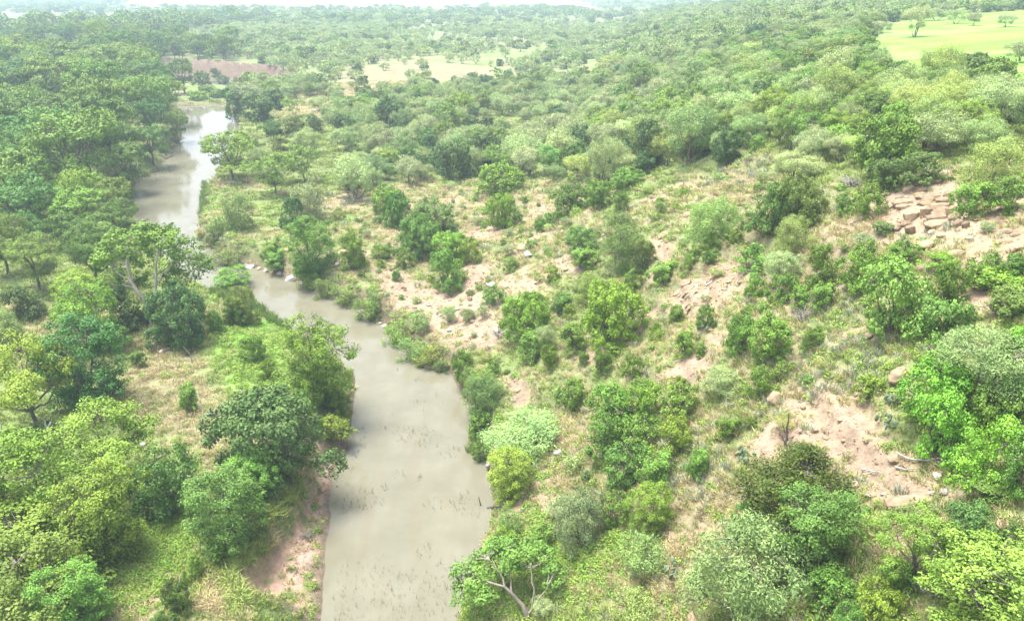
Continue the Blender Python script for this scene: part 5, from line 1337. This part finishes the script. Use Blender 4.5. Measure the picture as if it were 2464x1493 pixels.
# ------------------------------------------------------------------ ground cover
def blades(seed, n, spread, h, w, lean, curve=.3):
    rg = np.random.default_rng(seed)
    a = rg.uniform(0, 6.283, n); q = np.sqrt(rg.random(n)) * spread
    b = np.stack([np.cos(a) * q, np.sin(a) * q, np.full(n, -.04)], 1)
    out = np.stack([np.cos(a), np.sin(a), np.zeros(n)], 1) + rg.normal(0, .5, (n, 3)) * np.array([1, 1, 0])
    hh = h * rg.uniform(.55, 1.25, n)[:, None]
    mid = b + out * lean * hh * .45 + np.array([0, 0, 1]) * hh * .6
    tip = b + out * lean * hh * (1 + curve) + np.array([0, 0, 1]) * hh * rg.uniform(.75, 1.0, n)[:, None]
    side = unit(rg.normal(size=(n, 3)) * np.array([1, 1, .1])) * w * .5
    V = np.stack([b - side, b + side, mid + side * .8, mid - side * .8, tip], 1).reshape(-1, 3)
    i = np.arange(n)[:, None] * 5
    Q, T = i + np.array([[0, 1, 2, 3]]), i + np.array([[3, 2, 4]])
    tint = rg.random(n)
    return V, [Q, T], np.concatenate([tint, tint]), np.zeros(2 * n)
def clump_leaf(seed, n, R, h, size, aspect):
    rg = np.random.default_rng(seed)
    d = unit(rg.normal(size=(n, 3))); d[:, 2] = np.abs(d[:, 2])
    cc = d * (rg.random((n, 1)) ** .4) * np.array([R, R, h])
    V, Q = leaf_quads(rg, cc, unit(d + np.array([0, 0, .6]) + rg.normal(0, .4, (n, 3))), size, aspect)
    return V, [Q], rg.random(n), np.zeros(n)
NG = 110000
rg = np.random.default_rng(23)
r_ = np.exp(rg.uniform(math.log(16), math.log(240), NG)); a_ = rg.uniform(-.72, .72, NG)
gx, gy = r_ * np.sin(a_), r_ * np.cos(a_)
gz = height(gx, gy)
gw = ground(gx, gy)
dry_land = (gw['d'] > .35) & (gw['d2'] > 1)
gs = np.clip(r_ / 62, .8, 3.0)
u_ = rg.random(NG)
TALL = g0(*np.array([(430, 1493), (480, 1420), (560, 1330), (640, 1250), (690, 1170), (725, 1140), (745, 1190), (712, 1290), (645, 1385), (600, 1493)]).T, 1.5)
WEED = [g0(*np.array(p).T, 1.5) for p in ([(1120, 1493), (1150, 1330), (1190, 1240), (1330, 1240), (1360, 1380), (1480, 1400), (1560, 1493)], [(500, 800), (640, 770), (700, 860), (700, 980), (560, 960)], [(230, 1493), (260, 1300), (430, 1260), (480, 1320), (420, 1493)], [(1180, 1230), (1330, 1180), (1345, 1260), (1200, 1300)])]
SAGE = [wpoly(p) for p in ([(1960, 720), (2050, 710), (2060, 790), (1960, 790)], [(1840, 840), (2140, 790), (2180, 860), (2000, 930), (1820, 1000)], [(1740, 400), (1855, 385), (1850, 440), (1700, 445)], [(1580, 1080), (1700, 1060), (1720, 1180), (1640, 1200)], [(2210, 540), (2290, 545), (2290, 580), (2210, 580)], [(740, 470), (860, 470), (840, 500), (740, 500)])]
w_sage = np.zeros(NG)
for p in SAGE:
    w_sage = np.maximum(w_sage, 1 - sstep(-1, 1.5, poly_sd(p, gx, gy)))
w_weed = np.zeros(NG)
for p in WEED:
    w_weed = np.maximum(w_weed, 1 - sstep(-1, 1, poly_sd(p, gx, gy)))
tallz = poly_sd(TALL, gx, gy) < 0
openz = 1 - 0.93 * gw['bare']
edge = (1 - sstep(.5, 3.5, gw['d']))
sel_dry = dry_land & ~tallz & (u_ < .50 * gw['dry'] * openz * (1 - .92 * gw['red']))
sel_green = dry_land & ~sel_dry & ~((gw['lush'] > .4) & (r_ > 70)) & (rg.random(NG) < (.55 - .25 * gw['dry'] + .3 * edge) * openz * (1 - .9 * gw['red'])) & ~tallz
sel_weed = dry_land & (rg.random(NG) < (.8 * w_weed + .10 * sstep(.5, .62, gw['n2']) + .25 * edge + .07 * gw['ins']) * openz * (1 - .75 * gw['red'])) & (r_ < 130)
sel_sage = dry_land & (rg.random(NG) < .22 * w_sage + .010 * gw['ins']) & (r_ < 130)
sel_tall = tallz & dry_land & (gw['red'] < .5) & (rg.random(NG) < .6)
gold = fbm(gx / 2.0, gy / 2.0, 171, 2) > .56
def cover(name, sel, temps, mat, label, cat, hs=1.0, tilt=.1):
    n = int(sel.sum())
    rq = np.random.default_rng(n)
    sc = gs[sel] * rq.uniform(.65, 1.35, n)
    scatter(name, temps, [M[mat]], np.stack([gx, gy, gz], -1)[sel], rq.uniform(0, 6.28, n), np.stack([sc, sc, sc * hs * rq.uniform(.7, 1.2, n) / np.sqrt(gs[sel])], -1), rq.integers(0, len(temps), n), label, cat, tilt)
cover('dry_grass', sel_dry, [blades(i, 34, .30, .34, .035, .55) for i in range(4)], 'dry_grass', 'tan dry grass over the slope and the open flats', 'grass')
cover('green_grass', sel_green, [blades(10 + i, 34, .32, .30, .04, .45) for i in range(4)], 'green_grass', 'green grass in tufts over banks and slope', 'grass')
cover('weeds', sel_weed, [clump_leaf(20 + i, 60, .38, .32, .11, 1.5) for i in range(4)], 'weed', 'leafy green weeds covering the banks', 'weeds')
cover('sagebrush', sel_sage, [blades(30 + i, 40, .26, .42, .045, .28) for i in range(3)], 'sage', 'silvery grey sage stalks scattered over the slope', 'sagebrush')
nt = int(sel_tall.sum())
cover('tall_grass', sel_tall & ~gold, [blades(50 + i, 30, .32, .55, .05, .6, .4) for i in range(3)], 'green_grass', 'tall arching green grass along the left bank', 'grass')
cover('golden_grass', sel_tall & gold, [blades(55 + i, 30, .32, .5, .05, .6, .4) for i in range(3)], 'dry_grass', 'tall golden grass bent over along the left bank', 'grass')
# stones too small and many to count
sel_sc = dry_land & (gw['ins'] > .1) & (rg.random(NG) < .70 * gw['bare'] + .03) & (r_ < 140)
SHORE = g0(*np.array([(575, 640), (640, 640), (760, 680), (730, 690), (640, 662), (580, 650)]).T, .6)
sel_sc |= dry_land & (poly_sd(SHORE, gx, gy) < .5) & (rg.random(NG) < .9)
sel_sc |= dry_land & (gw['red'] > .3) & (gw['d'] < 2.2) & (rg.random(NG) < .7)
def tri_mesh(me):
    me.calc_loop_triangles()
    V = np.empty(len(me.vertices) * 3, np.float32); me.vertices.foreach_get('co', V)
    T = np.empty(len(me.loop_triangles) * 3, np.int32); me.loop_triangles.foreach_get('vertices', T)
    return V.reshape(-1, 3), [T.reshape(-1, 3)], np.zeros(len(T) // 3), np.zeros(len(T) // 3)
n = int(sel_sc.sum()); rq = np.random.default_rng(n)
sc = .105 * np.exp(rq.normal(0, .6, n)) * np.clip(r_[sel_sc] / 50, .7, 1.8)
scatter('scree', [tri_mesh(ROCKS['sandstone'][i]) for i in range(4)] + [tri_mesh(SLABS['sandstone'][0])], [M['sandstone']], np.stack([gx, gy, gz], -1)[sel_sc], rq.uniform(0, 6.28, n), np.stack([sc * 1.2, sc, sc * .8], -1), rq.integers(0, 5, n), 'loose tan stones strewn over the bare slope and shore', 'stones', .25)
# drowned stalks in the shallow water
SHAL = g0(*np.array([(790, 1493), (850, 1140), (870, 1040), (1000, 1030), (1120, 1060), (1165, 1200), (1110, 1400), (1085, 1493)]).T)
rg = np.random.default_rng(31)
q = rg.uniform([-14, 29], [0, 62], (9000, 2))
q = q[(poly_sd(RIVER, q[:, 0], q[:, 1]) < -.5) & (rg.random(len(q)) < np.where(poly_sd(SHAL, q[:, 0], q[:, 1]) < .5, .75, .05) * sstep(.44, .62, fbm(q[:, 0] / 2.5, q[:, 1] / 2.5, 141, 2)))]
n = len(q); rq = np.random.default_rng(n)
sc = .35 + 1.0 * rq.random(n) ** 2.2
def stalk(i):
    rg2 = np.random.default_rng(i)
    v, qd = tubes([limb(rg2, (0, 0, -.1), (rg2.normal(0, .09), rg2.normal(0, .09), rg2.uniform(.16, .42)), .008, .004, 4, .2) for _ in range(1 + i % 3)], 3)
    return v, [qd], np.zeros(len(qd)), np.zeros(len(qd))
scatter('drowned_stalks', [stalk(i) for i in range(7)], [M['stem']], np.stack([q[:, 0], q[:, 1], np.zeros(n)], -1), rq.uniform(0, 6.28, n), np.stack([sc, sc, sc], -1), rq.integers(0, 7, n), 'thin brown stalks of drowned weeds standing in the shallow water', 'weeds', .12)
# reeds at the bend
REEDS = [g0(*np.array(p).T, .2) for p in ([(486, 440), (498, 440), (505, 500), (486, 535), (480, 520)], [(505, 700), (560, 700), (620, 730), (690, 785), (670, 790), (600, 745), (520, 715)], [(1120, 1080), (1140, 1010), (1150, 1010), (1160, 1100)])]
q = rg.uniform([-66, 40], [0, 132], (60000, 2)); m_ = np.zeros(len(q), bool)
for p in REEDS:
    m_ |= poly_sd(p, q[:, 0], q[:, 1]) < 0
q = q[m_]; n = len(q); rq = np.random.default_rng(3)
scatter('reeds', [blades(70 + i, 22, .2, 1.1, .05, .2) for i in range(3)], [M['willow']], np.stack([q[:, 0], q[:, 1], np.maximum(height(q[:, 0], q[:, 1]), -.1)], -1), rq.uniform(0, 6.28, n), np.repeat(rq.uniform(.6, 1.1, (n, 1)), 3, 1), rq.integers(0, 3, n), 'upright reeds at the water edge by the bends', 'reeds')
# seedling bushes sprinkled over the slope
rg = np.random.default_rng(77)
q = np.stack([rg.uniform(-25, 45, 4000), rg.uniform(18, 125, 4000)], 1)
q = q[visible_ok(q[:, 0], q[:, 1]) & (poly_sd(SLOPE, q[:, 0], q[:, 1]) < -.8) & off_water(q[:, 0], q[:, 1], 1.2)]
q = q[rg.random(len(q)) < (.35 + .65 * sstep(.42, .6, fbm(q[:, 0] / 7, q[:, 1] / 7, 151, 2))) * (1 - .75 * ground(q[:, 0], q[:, 1])['bare'])]
occ = np.array([[p['x'], p['y'], p['w'] * .5] for p in PLANTS])
qz = height(q[:, 0], q[:, 1]); cnt = 0
for (x, y), z in zip(q, qz):
    k = ['sumac', 'sumac', 'willow', 'oak', 'mesquite'][int(rg.integers(5))]
    w = float(rg.uniform(.55, 1.6)) * (1.25 if k == 'mesquite' else 1)
    if cnt >= 270 or (np.hypot(occ[:, 0] - x, occ[:, 1] - y) < occ[:, 2] * .8 + w * .45).any():
        continue
    cnt += 1
    occ = np.vstack([occ, [x, y, w * .5]])
    h = w * float(rg.uniform(.55, .85))
    put(k, x, y, float(z), w / KINDS[k]['W'], h / KINDS[k]['H'], [GREEN, OLIVE, (1.1, 1.1, 1.3), LIME, (1.3, 1.2, 1.5)][int(rg.integers(5))], hand=False, L='mid', name='bush', group='small')

# ------------------------------------------------------------------ words for every plant and stone that has none yet
MARKS = [('the bare slab scar', 1690, 690), ('the sandstone outcrop', 2250, 505), ('the dark juniper', 1895, 1190), ('the scree fan', 1090, 750), ('the pale bare patch by the water', 1245, 930),
         ('the forked pale trunk', 372, 700), ('the tall bright riverside tree', 770, 840), ('the red eroded bank', 730, 1250), ('the flat boulder', 2186, 1212), ('the bright green field', 2300, 95),
         ('the tan clearing', 1050, 180), ('the head of the pool', 490, 252), ('the overhanging tree', 1240, 1400), ('the big pale mesquite', 1800, 1390), ('the umbrella mesquite', 2320, 850),
         ('the grassy knoll', 1750, 440), ('the round lime tree', 100, 900), ('the yellow umbrella tree', 290, 1030), ('the river narrows', 1080, 890), ('the stony shore', 650, 655),
         ('the second river bend', 500, 440), ('the big thicket', 1545, 1040), ('the red far bank', 560, 165), ('the drooping mesquite', 1400, 1260), ('the crest thicket', 1885, 490), ('the lone grey boulder', 1270, 612),
         ('the bare lower slope', 1990, 1010), ('the tree over the second bend', 555, 375), ('the forked mesquite', 1455, 380), ('the pale far field', 150, 45), ('the dark tree at the pool head', 445, 185), ('the far left treeline', 400, 55), ('the lone field mesquite', 2200, 60), ('the pale crest mesquite', 2390, 260), ('the twin grey snags', 2318, 275), ('the tall dark shrub', 1850, 500), ('the river mouth', 430, 330), ('the left edge of the view', 0, 450), ('the mid slope mesquite', 1495, 580)]
NOUN = dict(pecan='broadleaf tree', hackberry='leafy small tree', mesquite='feathery mesquite', sumac='leafy bush', oak='dense shrub', juniper='juniper', willow='narrow leaved shrub', sandstone='tan boulder', greystone='grey boulder')
def shade(t):
    r, g, b = t
    if r / g > 1.1: return 'yellowish'
    if r > 1.2 and b <= 1.0: return 'lime'
    if b > 1.2: return 'pale'
    if r + g + b < 2.6: return 'dark'
    return 'green'
def to_px(x, y, z):
    dy, dz = y, z - CAMZ
    dep = dy * CP - dz * SP
    return x / dep * F + PW / 2, (-dz * CP - dy * SP) / dep * F + PH / 2
def zone_of(x, y):
    toe, cre = float(np.interp(y, HY, HTOE)), float(np.interp(y, HY, HCRE))
    if poly_sd(SLOPE, x, y) < 1: return 'on the open rocky slope'
    if (x - toe) / (cre - toe) > .28 and y < 700: return 'in the plateau woods on the right'
    if x < float(river_left(y)) + 4: return 'in the riverside forest on the left' if y > 84 else 'on the near left bank'
    return 'on the open flat beyond the river' if y > 60 else 'on the right bank'
RANK = ['closest', 'second closest', 'third closest', 'fourth closest', 'fifth closest']
seen = set(LABELLED)
SIZES = {k: tuple(np.quantile([p['w'] for p in PLANTS if p['key'] == k], (.3, .7))) for k in {p['key'] for p in PLANTS}}
todo = []
for p in PLANTS + STONES:
    if p['label']:
        tag(p['o'], p['label']); seen.add(p['label'])
        continue
    nm = NOUN[p['key']]
    if p.get('group') == 'small':
        nm = 'small ' + nm.replace('leafy ', '').replace('feathery mesquite', 'mesquite sapling')
    if 'boulder' not in nm:
        nm = shade(p['tint']) + ' ' + nm
        q1, q2 = SIZES[p['key']]
        if p.get('group') != 'small':
            nm = ('small ' if p['w'] < q1 else 'big ' if p['w'] > q2 else '') + nm
    px, py = to_px(p['x'], p['y'], p['z'])
    todo.append((p, nm, float(px), float(py)))
cand = {}
for i, (p, nm, px, py) in enumerate(todo):
    for mk, mx, my in MARKS:
        dx, dy = px - mx, py - my
        d = math.hypot(dx, dy * 1.3)
        if d > 420 or d < 6: continue
        dr = ('right of' if dx > 0 else 'left of') if abs(dx) > abs(dy) * 1.1 else ('in front of' if dy > 0 else 'behind')
        cand.setdefault((nm, dr, mk), []).append((d, i))
best = {}
for key, lst in cand.items():
    for r, (d, i) in enumerate(sorted(lst)[:5]):
        best.setdefault(i, []).append((r * 60 + d, r, key))
for i, (p, nm, px, py) in enumerate(todo):
    zn = zone_of(p['x'], p['y'])
    kind = nm.split()[-1]
    grp = {'boulder': 'boulders lying', 'sapling': 'saplings'}.get(kind, kind + 's' if kind != 'mesquite' else 'mesquites') + ' ' + zn
    p['o']['group'] = grp
    if i in best:
        _, r, (n_, dr, mk) = min(best[i])
        lb = f"{n_} {dr} {mk}, {RANK[r]}"
        if lb not in seen:
            seen.add(lb); p['o']['label'] = lb
            continue
    lb = f"{nm} among others alike {zn}"
    p['o']['label'] = lb
    p['o']['group'] = nm + ' ' + zn
print('objects', len(bpy.data.objects), 'plants', len(PLANTS), 'small', cnt, 'cover', [int(s.sum()) for s in (sel_dry, sel_green, sel_weed, sel_sage, sel_tall, sel_sc)], 'unlabelled shared', sum('among others' in t[0]['o']['label'] for t in todo))
